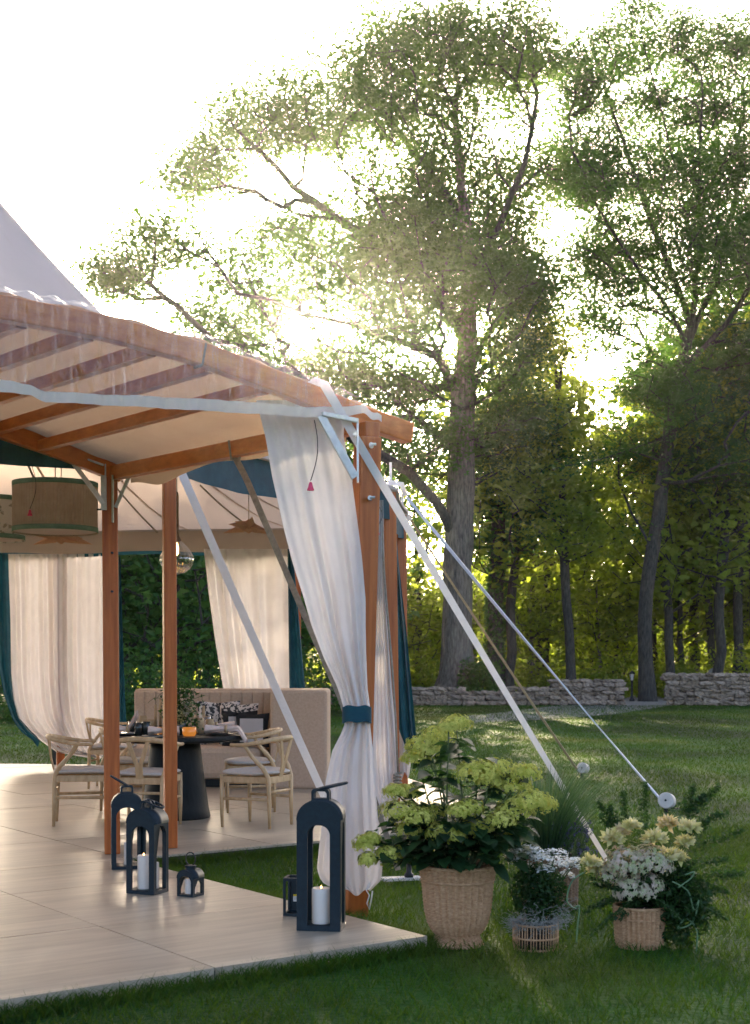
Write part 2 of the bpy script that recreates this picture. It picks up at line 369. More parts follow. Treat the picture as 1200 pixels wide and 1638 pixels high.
# ---- tent flooring: 1.22 m square panels, each an object
K = AB(0, 3.363)
MAIN = [K - U*8, Vector((-10.5,9,0)), Vector((-10.5,14,0)), Vector((-9,17.5,0)), Vector((-5.1,18.65,0)), Vector((-.9,18.2,0)), Vector((.4,16.3,0)), Vector((.80,14.56,0)), K + U*3.3]
MAIN = MAIN[::-1]      # make counter-clockwise
def area2(p): return sum(p[i].x*p[(i+1)%len(p)].y - p[(i+1)%len(p)].x*p[i].y for i in range(len(p)))
if area2(MAIN) < 0: MAIN = MAIN[::-1]
def clip(poly, clipper):
    out = poly
    for i in range(len(clipper)):
        a, b = clipper[i], clipper[(i+1)%len(clipper)]; inp = out; out = []
        if not inp: return []
        def ins(p): return (b.x-a.x)*(p.y-a.y) - (b.y-a.y)*(p.x-a.x)
        for k in range(len(inp)):
            p, q = inp[k], inp[(k+1)%len(inp)]; sp, sq = ins(p), ins(q)
            if sp >= 0: out.append(p)
            if (sp >= 0) != (sq >= 0): t = sp/(sp-sq); out.append(p + (q-p)*t)
    return out
floor_root = bpy.data.objects.new('tent_floor', None); link(floor_root); struct(floor_root)
def panel(poly):
    c = sum(poly, Vector((0,0,0)))/len(poly); q = []
    for p in poly: d = p-c; q.append(c + d*(1 - .0055/max(d.length,.01)))
    n = len(q); dz = random.uniform(-.0012,.0012)
    vv = [(p.x,p.y,.012) for p in q] + [(p.x,p.y,FZ+dz) for p in q]
    ff = [tuple(range(n,2*n)), tuple(reversed(range(n)))] + [(i,(i+1)%n,n+(i+1)%n,n+i) for i in range(n)]
    o = mesh_obj('floor_panel', vv, ff, 'floor_board', floor_root)
PW = 1.22
b = 0.0
for (b0, b1) in ((0,PW),(PW,2*PW),(2*PW,3.363)):
    for i in range(3): panel([AB(-PW*(i+1),b0), AB(-PW*i,b0), AB(-PW*i,b1), AB(-PW*(i+1),b1)])
for j in range(-1, 9):
    for i in range(-9, 5):
        b0 = 3.363 + PW*j; sq = [AB(PW*i,b0), AB(PW*(i+1),b0), AB(PW*(i+1),b0+PW), AB(PW*i,b0+PW)]
        pc = clip(sq, MAIN)
        if len(pc) >= 3 and abs(area2(pc)) > .02: panel(pc)
g = MB(); sub = [p*1.0 for p in MAIN]; g.add([(p.x,p.y,.004) for p in sub] + [(p.x,p.y,.055) for p in sub],
      [tuple(range(len(sub),2*len(sub)))] + [(i,(i+1)%len(sub),len(sub)+(i+1)%len(sub),len(sub)+i) for i in range(len(sub))])
q = [AB(-3*PW+.01,.01), AB(-.01,.01), AB(-.01,3.35), AB(-3*PW+.01,3.35)]
g.add([(p.x,p.y,.004) for p in q] + [(p.x,p.y,.055) for p in q], [(4,5,6,7)] + [(i,(i+1)%4,4+(i+1)%4,4+i) for i in range(4)])
part('subfloor', g, 'rubble', floor_root)
def in_floor(x, y, m=.0):
    d = Vector((x,y,0)) - C0; a = d.dot(U); bb = d.dot(V)
    if -3.66-m < a < m and -m < bb < 3.5: return True
    for i in range(len(MAIN)):
        p, q = MAIN[i], MAIN[(i+1)%len(MAIN)]
        e = q-p; e = e/e.length
        if e.x*(y-p.y) - e.y*(x-p.x) < -m: return False
    return True

# ================================================================== main tent
EZ = 3.13
Q = [Vector(q) for q in [(-1.513,10.18,0),(.152,13.40,0),(.309,15.46,0),(-1.02,17.35,0),(-4.86,17.9,0),(-9,16.5,0),(-10.3,12.5,0),(-8.8,8.6,0),(-5.54,7.22,0)]]
PEAK = Vector((-4.9,13.4,0)); ZP = 7.5
tent = thing('sailcloth_tent', 'large pale sailcloth tent with concave peaked roof and teal valance', 'tent', (PEAK.x, PEAK.y, 0))
def rprof(u): return EZ + (ZP-EZ)*max(0, 1-u)**1.62
def roofz(x, y):
    d = Vector((x,y,0)) - PEAK
    best = 1
    for i in range(len(Q)):
        a, b_ = Q[i]-PEAK, Q[(i+1)%len(Q)]-PEAK; e = b_-a
        den = d.x*e.y - d.y*e.x
        if abs(den) < 1e-9: continue
        t = (a.x*e.y - a.y*e.x)/den; s_ = (a.x*d.y - a.y*d.x)/den
        if t > 0 and -1e-6 <= s_ <= 1+1e-6: best = 1/t
    return rprof(best)
SEG = 8; eave = []
for i in range(len(Q)):
    for k in range(SEG):
        p = Q[i].lerp(Q[(i+1)%len(Q)], k/SEG); eave.append((p, math.sin(math.pi*k/SEG)))
g = MB(); NR = 22; ne = len(eave)
for j in range(NR):
    u = (j/(NR-1))**.8
    for (p, s_) in eave:
        q = PEAK.lerp(p, u*(1-.006*s_*u)); z = rprof(u) - .05*s_*math.sin(math.pi*u); g.v.append((q.x,q.y,z))
for j in range(NR-1):
    for i in range(ne): g.f.append((j*ne+i, (j+1)*ne+i, (j+1)*ne+(i+1)%ne, j*ne+(i+1)%ne))
roof = part('roof', g, 'canvas_out', tent, smooth=True)
# seams on the roof cloth
for i in range(len(Q)):
    for t in (0, .34, .67):
        e = Q[i].lerp(Q[(i+1)%len(Q)], t); g = MB()
        pts = []
        for k in range(12):
            u = .12 + .87*k/11; q = PEAK.lerp(e, u*(1-.006*math.sin(math.pi*t)*u)); pts.append((q.x,q.y,rprof(u)-.05*math.sin(math.pi*t)*math.sin(math.pi*u)-.012))
        g.sweep(pts, .03, .006); part('seam', g, 'canvas_cream', roof)
# valance: cream lining with teal outside and teal hem; white eave trim
for i in range(len(Q)):
    a, c = Q[i], Q[(i+1)%len(Q)]; d = (c-a).normalized(); outw = Vector((d.y,-d.x,0))
    if outw.dot(a-PEAK) < 0: outw = -outw
    def fn(off, z0, z1):
        def f(u, v):
            p = a.lerp(c, u) + outw*(off + .012*math.sin(u*40)*v) - outw*(.03*math.sin(math.pi*u)); return (p.x, p.y, z0 + (z1-z0)*v - .03*v*math.sin(math.pi*u*2)**2)
        return f
    g = MB(); g.grid(fn(-.012, EZ-.005, EZ-.26), 40, 3); part('valance_lining', g, 'canvas_cream', tent, smooth=True)
    g = MB(); g.grid(fn(.012, EZ-.005, EZ-.30), 40, 3); part('valance', g, 'teal', tent, smooth=True)
    g = MB(); g.sweep([(a.lerp(c,t)+outw*.02-outw*(.03*math.sin(math.pi*t))+Vector((0,0,EZ+.0))) for t in np.linspace(0,1,9)], .10, .035); part('eave_trim', g, 'canvas_out', tent, smooth=False)
# side poles
def pole(name, parent, base, top, wd, m='wood', ang=0.0, bevel=.008):
    ax = Vector((math.cos(ang), math.sin(ang), 0)); ay = Vector((-ax.y, ax.x, 0)); base, top = Vector(base), Vector(top)
    g = MB(); vv = []
    for q in (base, top):
        for (i, j) in ((-1,-1),(1,-1),(1,1),(-1,1)): vv.append(q + ax*(i*wd/2) + ay*(j*wd/2))
    g.add(vv, [(3,2,1,0),(4,5,6,7),(0,1,5,4),(1,2,6,5),(2,3,7,6),(3,0,4,7)])
    return part(name, g, m, parent, bevel=bevel)
poles = [(Q[0], .093, G(273,1356,FZ)), (Q[1], .12, G(628,1285,FZ)), (Q[2], .11, G(643,1256,FZ))]
for q, wd, bs in poles:
    pole('side_pole', tent, bs, (q.x*.995-.02, q.y, EZ-.03), wd, ang=.3)
for q in [P(474,HZ,17.3), P(97,HZ,17.85)] + Q[5:]:
    pole('side_pole', tent, (q.x, q.y, FZ), (q.x, q.y, EZ-.03), .1, ang=.3)
g = MB(); g.tube([(PEAK.x,PEAK.y,FZ),(PEAK.x,PEAK.y,ZP+.3)], .09, 12); part('centre_pole', g, 'wood', tent, smooth=True)
# finial pins on the near poles
for q, bs in ((Q[1],0),(Q[2],0)):
    g = MB(); g.tube([(q.x,q.y,EZ),(q.x,q.y,EZ+.26)], .012, 8); part('pole_pin', g, 'galv', tent)
g = MB(); bb = G(96,1222,FZ); g.box((bb.x,bb.y-.1,FZ+.16),(.13,.13,.32)); part('pole_foot', g, 'iron', tent)

# ================================================================== porch canopy
A0, B0 = .245, .965       # near post in floor coordinates
B1 = 3.63                 # back frame
TR = 2.07                 # half width to the ridge
post_n = G(567,1466,0); 
TP = [(-.38,2.845),(0,2.91),(.5,3.025),(1.0,3.125),(1.55,3.185),(2.07,3.20)]
def pz(t):
    t = t if t <= TR else 2*TR - t
    for (t0,z0),(t1,z1) in zip(TP, TP[1:]):
        if t <= t1: 
            f = (t-t0)/(t1-t0); return z0+(z1-z0)*f
    return TP[-1][1]
porch = thing('porch_canopy', 'timber framed entrance canopy with bowed rafters and cream canvas roof', 'canopy', (AB(A0-TR,(B0+B1)/2).x, AB(A0-TR,(B0+B1)/2).y, 0))
def PT(t, b_, dz=0.0): p = AB(A0-t, b_); return Vector((p.x, p.y, pz(t)+dz))
ts = list(np.linspace(-.38, 2*TR+.38, 41))
g = MB(); g.sweep([PT(t, B0, -.066) for t in ts], .085, .118); fr = part('front_rafter', g, 'wood_beam', porch, bevel=.008)
back_dz = .10
def PB(t, dz=0.0):
    tt = t if t <= TR else 2*TR-t
    p = AB(A0-.28-t*.98+.1*0, B1); z = 2.84 + (max(0,tt)*.29 - .055*max(0,tt)**2); return Vector((p.x, p.y, z+dz))
# back rafter runs from the rear post to the ridge
RP = G(180,1365,FZ); rd = (RP.x, RP.y)
def PB(t, dz=0.0):
    tt = t if t <= TR-.1 else 2*(TR-.1)-t
    p = Vector((RP.x, RP.y, 0)) - U*t; z = 2.865 + .30*tt - .045*tt*tt if tt > 0 else 2.865+.3*tt
    return Vector((p.x, p.y, z+dz))
tb = list(np.linspace(-.06, 2*(TR-.1)+.06, 31))
g = MB(); g.sweep([PB(t, -.055) for t in tb], .07, .115); part('back_rafter', g, 'wood_beam', porch, bevel=.006)
# purlins
for t in (.58,.93,1.27,1.62,1.97,2.32,2.7,3.1,3.5):
    g = MB(); p0 = PT(t, B0+.04, -.095); p1 = PB(t*.955, -.075); g.beam(p0, p1, .06, .075); part('purlin', g, 'wood_beam', porch, bevel=.005)
# eave beams both sides
top_n = Vector((post_n.x+.075, post_n.y, 2.715))
g = MB(); e0 = PT(.02, B0+.02, -.15); e1 = PB(0, -.125); e1.z = 2.80; e0.z = 2.785; g.beam(e0+(e0-e1).normalized()*0.0, e1, .075, .10); part('eave_beam', g, 'wood_beam', porch, bevel=.006)
g = MB(); f0 = PT(2*TR, B0+.02, -.15); f1 = PB(2*(TR-.1), -.125); g.beam(f0, f1, .075, .10); part('eave_beam', g, 'wood_beam', porch, bevel=.006)
# posts
pole('post', porch, post_n, top_n, .125, ang=math.atan2(U.y,U.x)-.25)
g = MB(); tn = Vector((top_n.x, top_n.y, 2.757)); g.box(tn, (.10,.10,.085), (U, V, Vector((0,0,1)))); part('post_tenon', g, 'wood', porch, bevel=.006)
pole('post', porch, RP, (RP.x-.02, RP.y, 2.80), .112, ang=math.atan2(U.y,U.x)-.45)
lp = AB(A0-2*TR, B0); pole('post', porch, (lp.x,lp.y,0), (lp.x,lp.y,2.80), .125, ang=.4)
lb = Vector((RP.x,RP.y,0)) - U*(2*(TR-.1)); pole('post', porch, (lb.x,lb.y,FZ), (lb.x,lb.y,2.80), .112, ang=.4)
# canvas roof of the porch, sagging between the purlins, with a drip edge over the eave
def proof(u, v):
    t = -.14 + (2*TR+.28)*u; p = PT(t, B0-.03, .012); q = PB(t*.955, .012)
    r = p.lerp(q, v); r.z += .02*math.sin(math.pi*v) - .018*abs(math.sin(math.pi*t/.345))
    return r
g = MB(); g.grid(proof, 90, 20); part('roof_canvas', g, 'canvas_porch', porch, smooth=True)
def flap(u, v):
    w_ = .04 + .90*u; p = Vector(e0).lerp(Vector(e1), w_); s_ = math.sin(math.pi*u)
    o = U*(.045+.01*math.sin(w_*9)); dz = -.055 - (.018 + .075*math.exp(-((w_-.80)/.09)**2))*v - .012*math.sin(w_*21)*v
    return (p.x+o.x, p.y+o.y, p.z+dz+.01)
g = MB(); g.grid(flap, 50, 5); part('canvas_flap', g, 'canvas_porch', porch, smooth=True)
# clear vinyl valance along the front with a white hem
def on_front(x, y, off=.0):
    # ray through pixel meets the vertical plane of the front rafter moved outwards by off
    o = AB(A0, B0-off); n_ = V; dx = (x-600)/F
    D = (o.x*n_.x + o.y*n_.y)/(dx*n_.x + n_.y); return P(x, y, D)
hem_top = [(-420,640),(-250,618),(-120,604),(0,607),(49,616),(75,626),(150,630),(225,633),(375,641),(493,651),(550,651),(575,648)]
hem_bot = [(-420,662),(-250,640),(-120,626),(0,627),(49,632),(75,643),(150,647),(225,651),(375,660),(493,667),(550,667),(578,661)]
def interp(lst, x):
    for (x0,y0),(x1,y1) in zip(lst, lst[1:]):
        if x <= x1: return y0+(y1-y0)*(x-x0)/(x1-x0)
    return lst[-1][1]
VX0, VX1 = -420, 575
def vin(u, v):
    x = VX0 + (VX1-VX0)*u; p1 = on_front(x, interp(hem_top, x)+2, .075)
    d = p1 - C0; t = A0 - d.dot(U); z0 = pz(t) + .03 + .008*math.sin(u*150)
    if v < .12: off = .06 - .0
    wr = .004*math.sin(u*70+3*math.sin(u*17)) + .004*math.sin(u*173+v*4) + .003*math.sin(u*311+v*9)
    o = -V*(wr*min(1,v*3))
    zz = z0 + (p1.z - z0)*v
    if v < .001: o = V*.04
    return (p1.x+o.x, p1.y+o.y, zz)
g = MB(); g.grid(vin, 260, 14); vinyl = part('clear_valance', g, 'vinyl', porch, smooth=True)
def hemf(u, v):
    x = VX0 + (580-VX0)*u; yy = interp(hem_top, x)*(1-v) + interp(hem_bot, x)*v; p = on_front(x, yy, .083)
    o = -V*(.006*math.sin(u*190) + .010*math.sin(u*61)); return (p.x+o.x, p.y+o.y, p.z)
g = MB(); g.grid(hemf, 300, 4); part('hem', g, 'hem', vinyl, smooth=True)
def hem2(u, v):
    a = on_front(578, 647 + 14*v, .083); c = on_front(628, 676 + 8*v, .02); p = a.lerp(c, u); return (p.x,p.y,p.z + .008*math.sin(u*14))
g = MB(); g.grid(hem2, 20, 3); part('hem_tail', g, 'hem', vinyl, smooth=True)
# joint strap on the front rafter
g = MB(); j0 = PT(1.0, B0, -.075); j1 = PT(1.012, B0, -.074); g.beam(j0-V*.0, j1, .089, .124); part('joint_strap', g, 'wicker_dark', porch)
# steel brackets
def bracket(root_p, dirs, zt, name='steel_bracket'):
    pass
def brace(p0, p1, wd, th, m, name, up=(0,0,1)):
    g = MB(); g.beam(p0, p1, th, wd, up); return part(name, g, m, porch, bevel=.003)
rz = 2.76
pn = RP + Vector((0,-.07,0))
fpos = lambda x, y, D: P(x, y, D)
D9 = RP.y - .085
brace(fpos(104,723,D9-.10), fpos(166,806,D9), .034, .012, 'galv', 'steel_brace')
brace(fpos(209,757,D9-.02), fpos(185,812,D9), .026, .012, 'galv', 'steel_brace')
brace(fpos(180.5,760,D9), fpos(180.5,836,D9), .036, .012, 'brass_plate', 'post_plate', (0,1,0))
brace(fpos(165.5,742,D9+.02), fpos(166.5,816,D9+.02), .018, .04, 'galv', 'post_plate', (0,1,0))
brace(fpos(100,722,D9-.1), fpos(166,744,D9-.02), .014, .03, 'galv', 'beam_plate')
for (x, y, l) in ((160,755,-9),(160,815,-9)):
    g = MB(); p = fpos(x-5, y, D9+.02); q = fpos(x+8, y, D9+.02); g.tube([p,q], .006, 8); part('bolt', g, 'iron', porch)
for y in (884, 946):
    g = MB(); p = fpos(179, y, RP.y-.078); g.tube([p, p+Vector((0,.02,0))], .009, 8); part('bolt', g, 'iron', porch)
DN = post_n.y - .06
brace(fpos(513,664,7.52), fpos(568,764,7.62), .05, .012, 'galv', 'steel_brace')
brace(fpos(572,672,7.64), fpos(572.5,772,7.64), .036, .012, 'galv', 'post_plate', (0,1,0))
brace(fpos(515,662,7.52), fpos(572,673,7.63), .024, .03, 'galv', 'beam_plate')
for (x, y) in ((594,711),(592,796)):
    g = MB(); p = fpos(x, y, DN-.06); g.tube([p, p+Vector((0,.1,0))], .013, 10); g.tube([p+Vector((-.0,-.012,0)), p+Vector((.028,-.012,0))], .007, 8); part('bolt', g, 'galv', porch)
for (x, y) in ((568,694),(569,757)):
    g = MB(); p = fpos(x, y, 7.61); g.tube([p, p+Vector((0,.05,0))], .010, 8); part('bolt', g, 'galv', porch)

# ================================================================== curtains
def curtain(name, label, rows, m, folds, amp, Dl, Dr, group=None, n=120, seed=0, cat='curtain', parent=None, ph=0.0, gather=1.0):
    rows = sorted(rows); ys = [r[0] for r in rows]; rng = random.Random(seed)
    fr_ = [(folds*(.5+.9*rng.random()), rng.random()*6.28, .35+.65*rng.random()) for _ in range(4)]
    nv = max(24, int((ys[-1]-ys[0])/8))
    maxw = max(r[2]-r[1] for r in rows)
    def f(u, v):
        y = ys[0] + (ys[-1]-ys[0])*v
        xl = float(np.interp(y, ys, [r[1] for r in rows])); xr = float(np.interp(y, ys, [r[2] for r in rows]))
        D0 = Dl(y) if callable(Dl) else Dl; D1 = Dr(y) if callable(Dr) else Dr
        wr = sum(a*math.sin(6.283*k*u + p + .7*math.sin(v*3+p)) for k, p, a in fr_)/2.2
        sq = min(1.6, (maxw/max(4, xr-xl))**.5*gather)
        x = xl + (xr-xl)*u; D = D0 + (D1-D0)*u + amp*wr*sq
        yb = y + 5*math.sin(u*9+seed)*max(0,v-.9)*10
        return P(x, yb, D)
    g = MB(); g.grid(f, n, nv)
    o = part(name, g, m, parent, smooth=True)
    if parent is None: tag(o, label, cat, group)
    return o
rows = [(640,410,552),(700,425,550),(760,435,562),(850,455,574),(900,468,580),(960,487,585),(1000,498,585),(1050,517,586),(1100,540,588),(1130,549,592),(1157,552,592),(1175,545,594),(1200,532,597),(1250,521,600),(1300,517,604),(1350,511,608),(1390,507,612),(1410,514,610),(1428,545,592)]
cr_ = thing('curtain', 'white linen curtain tied to the front post with a teal band', 'curtain', (post_n.x, post_n.y-.1, 0))
Dcl = lambda y: float(np.interp(y, [640,900,1130,1170,1430], [7.57,7.62,7.65,7.63,7.59])); Dcr = lambda y: float(np.interp(y, [640,900,1130,1430], [7.75,7.70,7.65,7.64]))
curtain('cloth', '', rows, 'linen', 6, .034, Dcl, Dcr, n=170, seed=3, parent=cr_)
def tie(u, v):
    a = 2*math.pi*u; c = P(571, 1131+26*v+3*math.sin(a), 7.66); return c + Vector((.082*math.cos(a), .075*math.sin(a), .004*math.sin(5*a+v*6)))
g = MB(); g.grid(tie, 48, 6, wrap=True); part('tie_band', g, 'teal', cr_, smooth=True)
rows = [(800,600,613),(950,597,616),(1100,592,627),(1200,588,636),(1270,592,640),(1292,604,628)]
curtain('curtain', 'white curtain hanging beside the tent pole behind the front post', rows, 'linen', 4, .05, 13.1, 13.25, n=60, seed=5)
rows = [(812,627,631),(900,629,638),(1006,632,650),(1100,635,659),(1167,638,665),(1205,652,668)]
curtain('curtain', 'teal curtain gathered against the rear side pole of the tent', rows, 'teal', 3, .05, 15.0, 15.1, n=50, seed=6)
rows = [(1000,640,642),(1100,639,648),(1180,638,655),(1225,638,657),(1240,642,655)]
curtain('curtain', 'strip of white lining showing below the gathered teal curtain', rows, 'linen', 2, .04, 15.3, 15.3, n=30, seed=7)
far_c = 17.72
rows = [(886,13,172),(1000,17,172),(1080,18,172),(1120,22,172),(1150,30,172),(1172,48,172),(1188,70,172),(1205,96,172),(1210,140,172)]
curtain('curtain', 'broad white curtain hung across the far side of the tent beside the pendant shades', rows, 'linen', 8, .07, far_c, far_c, n=140, seed=9)
rows = [(886,-8,14),(1000,-6,17),(1060,-3,18),(1110,6,22),(1150,20,34),(1172,34,58),(1190,56,66)]
curtain('curtain', 'narrow teal edge curtain beside the broad white far curtain', rows, 'teal', 2, .05, far_c+.08, far_c+.08, n=40, seed=10)
rows = [(878,326,466),(950,334,466),(1030,345,467),(1100,357,467),(1200,372,468)]
curtain('curtain', 'white curtain swept aside behind the beige banquette', rows, 'linen', 7, .06, 17.15, 17.1, n=110, seed=12)
rows = [(878,460,468),(950,461,475),(1030,462,482),(1100,463,488),(1200,464,494)]
curtain('curtain', 'teal curtain edge gathered behind the right end of the banquette', rows, 'teal', 3, .04, 17.0, 17.0, n=40, seed=13)
rows = [(890,190,193),(1000,190,196),(1110,191,200),(1190,192,204)]
curtain('curtain', 'slim teal curtain glimpsed past the rear porch post', rows, 'teal', 2, .04, 17.4, 17.4, n=24, seed=14)

# ================================================================== guy lines, stakes
def ribbon(name, label, pts, wd, m, cat='strap', twist=0, n=40, th=.003, parent=None):
    pts = [Vector(q) for q in pts]
    seg = [0]
    for a, b_ in zip(pts, pts[1:]): seg.append(seg[-1]+(b_-a).length)
    out = []
    for k in range(n):
        s_ = seg[-1]*k/(n-1); i = max(j for j in range(len(seg)) if seg[j] <= s_+1e-9); i = min(i, len(pts)-2)
        f = (s_-seg[i])/(seg[i+1]-seg[i]); q = pts[i].lerp(pts[i+1], f); q.z -= .02*math.sin(math.pi*k/(n-1)); out.append(q)
    g = MB(); vv = []; d = (pts[-1]-pts[0]).normalized()
    vd = Vector((0,1,0)); s0 = d.cross(vd).normalized(); s1 = d.cross(s0).normalized()
    for k, q in enumerate(out):
        a = twist*k/(n-1); ww = wd[0]+(wd[1]-wd[0])*k/(n-1) if hasattr(wd,'__len__') else wd
        ax = s0*math.cos(a)+s1*math.sin(a); ay = -s0*math.sin(a)+s1*math.cos(a)
        for (i, j) in ((-1,-1),(1,-1),(1,1),(-1,1)): vv.append(q + ax*(i*ww/2) + ay*(j*th/2))
    ff = []
    for k in range(n-1):
        for c in range(4): ff.append((k*4+c, k*4+(c+1)%4, (k+1)*4+(c+1)%4, (k+1)*4+c))
    ff += [(3,2,1,0), tuple((n-1)*4+c for c in range(4))]
    g.add(vv, ff); o = part(name, g, m, parent)
    if parent is None: tag(o, label, cat)
    return o
a1 = on_front(505, 618, .10); an1 = G(1000,1424,0)
d1 = PT(.325, B0-.03, .02)
ribbon('guy_strap', 'broad white webbing strap from the porch rafter down behind the baskets', [d1, PT(.30, B0-.105, .005), an1], (.050,.028), 'strap', twist=.25)
def stake(px, py, label, dia, ax=(-.35,-.75,.15)):
    b_ = G(px-2, py+18, 0); t = thing('tent_stake', label, 'tent stake', b_, 0)
    c = P(px, py, b_.y); axv = Vector(ax).normalized()
    g = MB(); g.tube([b_+Vector((0,0,-.1)), Vector((b_.x, b_.y, c.z-.02))], .022, 10); part('rod', g, 'iron', t)
    g = MB(); g.tube([c-axv*.055, c-axv*.05, c+axv*.05, c+axv*.055], [dia*.46,dia*.5,dia*.5,dia*.46], 24); cp = part('cap', g, 'cap_wood', t)
    g = MB(); g.tube([c+axv*.054, c+axv*.062], dia*.07, 10); part('pin', g, 'iron', cp)
    g = MB()
    for k in range(7):
        q = b_ + Vector((.02+.03*k, -.02, .045-.003*k)); g.lathe([(.014,-.004),(.02,0),(.014,.004)], q, 8, cap=False)
    part('chain', g, 'iron', t); return t, c, b_
s1, c1, b1_ = stake(1067, 1281, 'round wooden capped tent stake at the foot of the shiny guy line', .155)
s2, c2, b2_ = stake(933, 1229, 'small round wooden capped tent stake at the foot of the tan rope', .135)
def rope(name, label, pts, r, m, n=40, cat='rope', sag=.02, parent=None):
    pts = [Vector(q) for q in pts]; out = []
    if len(pts) == 2:
        for k in range(n):
            q = pts[0].lerp(pts[1], k/(n-1)); q.z -= sag*math.sin(math.pi*k/(n-1)); out.append(q)
    else: out = pts
    g = MB(); g.tube(out, r, 6); o = part(name, g, m, parent, smooth=True); return tag(o, label, cat) if parent is None else o
e2 = Vector((Q[1].x+.02, Q[1].y-.05, EZ+.03))
ribbon('guy_strap', 'shiny pale guy line from the tent eave to the wooden capped stake', [P(652,797,13.42), b1_+Vector((-.03,0,.10))], .030, 'strap_blue', twist=2.2, th=.012)
g = MB(); q0 = e2 + Vector((0,0,.01)); g.sweep([q0-Vector((.05,0,-.02)), q0+Vector((.09,0,.0)), P(648,793,13.42)], .05, .012, (0,1,0)); part('eave_strap', g, 'strap', tent)
g = MB(); c = P(648,793,13.42); g.tube([c+Vector((.03*math.cos(a),0,.03*math.sin(a))) for a in np.linspace(0,6.283,14)], .007, 6); part('shackle', g, 'galv', tent)
ribbon('guy_rope', 'tan rope running from the tent eave down to the smaller stake on the lawn', [P(657,832,15.5), b2_+Vector((-.03,0,.08))], .026, 'rope_tan', cat='rope', twist=.4, th=.014)
g = MB(); g.sweep([Vector((Q[2].x,Q[2].y,EZ+.04)), P(645,815,15.48), P(657,833,15.5)], .045, .012, (0,1,0)); part('eave_strap', g, 'strap', tent)
g = MB(); c = P(653,828,15.5); g.tube([c+Vector((.035*math.cos(a),0,.035*math.sin(a))) for a in np.linspace(0,6.283,14)], .008, 6); part('shackle', g, 'rope_tan', tent)
ribbon('guy_strap', 'white webbing strap slanting down in front of the banquette', [P(287,748,10.12), G(555,1354,0)], .062, 'strap', twist=.3)
pl_c = G(642,1414,0)
ribbon('tie_strap', 'grey brown strap from the eave beam running behind the front curtain', [P(371,722,8.72), P(393,762,8.74), P(545,1112,8.86), Vector((pl_c.x-.02,pl_c.y,.09))], .04, 'strap_grey', twist=.5)
g = MB()
k0 = P(370,712,8.70); g.tube([P(366,704,8.66), P(370,735,8.68), P(381,738,8.70), P(386,725,8.68)], .008, 6); tag(part('hook', g, 'strap_grey'), 'small strap hook looped under the eave beam', 'hook')
# ground plate with ratchet post
t = thing('anchor_plate', 'pale metal anchor plate with black knob lying on the grass behind the basket', 'anchor plate', pl_c)
g = MB(); g.box((pl_c.x,pl_c.y,.035), (.26,.09,.02), (Vector((.97,.24,0)),Vector((-.24,.97,0)),Vector((0,0,1)))); part('plate', g, 'strap', t, bevel=.004)
g = MB(); g.lathe([(.03,.0),(.03,.02),(.018,.03),(.018,.09),(.026,.1),(.026,.13),(.012,.14)], (pl_c.x+.05,pl_c.y,.045), 12); part('knob', g, 'iron', t, smooth=True)
# vertical strap on the second pole with a coil at its foot
rope('slack_cord', 'slack brown cord running down the second tent pole', [P(609,800,13.2), P(612,880,13.2), P(618,960,13.2), P(627,1060,13.2), P(633,1150,13.2), P(637,1240,13.2)], .012, 'strap_grey')
g = MB(); pts = []
for k in range(50): a = k*.7; pts.append(P(636,1243,13.15)+Vector((.035*math.cos(a),.035*math.sin(a),-.0035*k+.04)))
g.tube(pts, .011, 6); tag(part('cord_coil', g, 'strap_grey'), 'coil of cord tied at the foot of the second tent pole', 'cord')
rope('curtain_cord', None, [P(592,1412,7.6), P(586,1424,7.58), P(591,1432,7.56), P(587,1445,7.56), P(591,1455,7.57), P(594,1440,7.57), P(596,1425,7.58)], .004, 'strap', cat='cord', parent=cr_)
# pink tassels on cords
def tassel(x, y, D, x0, y0, label, s=1.0):
    c = P(x, y, D); t = thing('tassel', label, 'tassel', c)
    g = MB(); pts = []
    for k in range(12):
        f = k/11; q = P(x0+(x-x0)*f, y0+(y-10*s-y0)*f, D); q.x += .03*math.sin(math.pi*f)*D/8; pts.append(q)
    g.tube(pts, .0028, 5); part('cord', g, 'iron', t)
    r = .018*s*D/7.6; g = MB(); g.lathe([(r*.3,r*1.5),(r*.5,r*1.1),(r*.75,0),(r*1.15,-r*1.0),(r*1.0,-r*1.1)], c, 10); part('fringe', g, 'pink', t)
tassel(497, 779, 7.42, 503, 672, 'pink tassel on a cord over the front white curtain')
tassel(603, 851, 13.0, 603, 805, 'small pink tassel beside the second tent pole', .75)
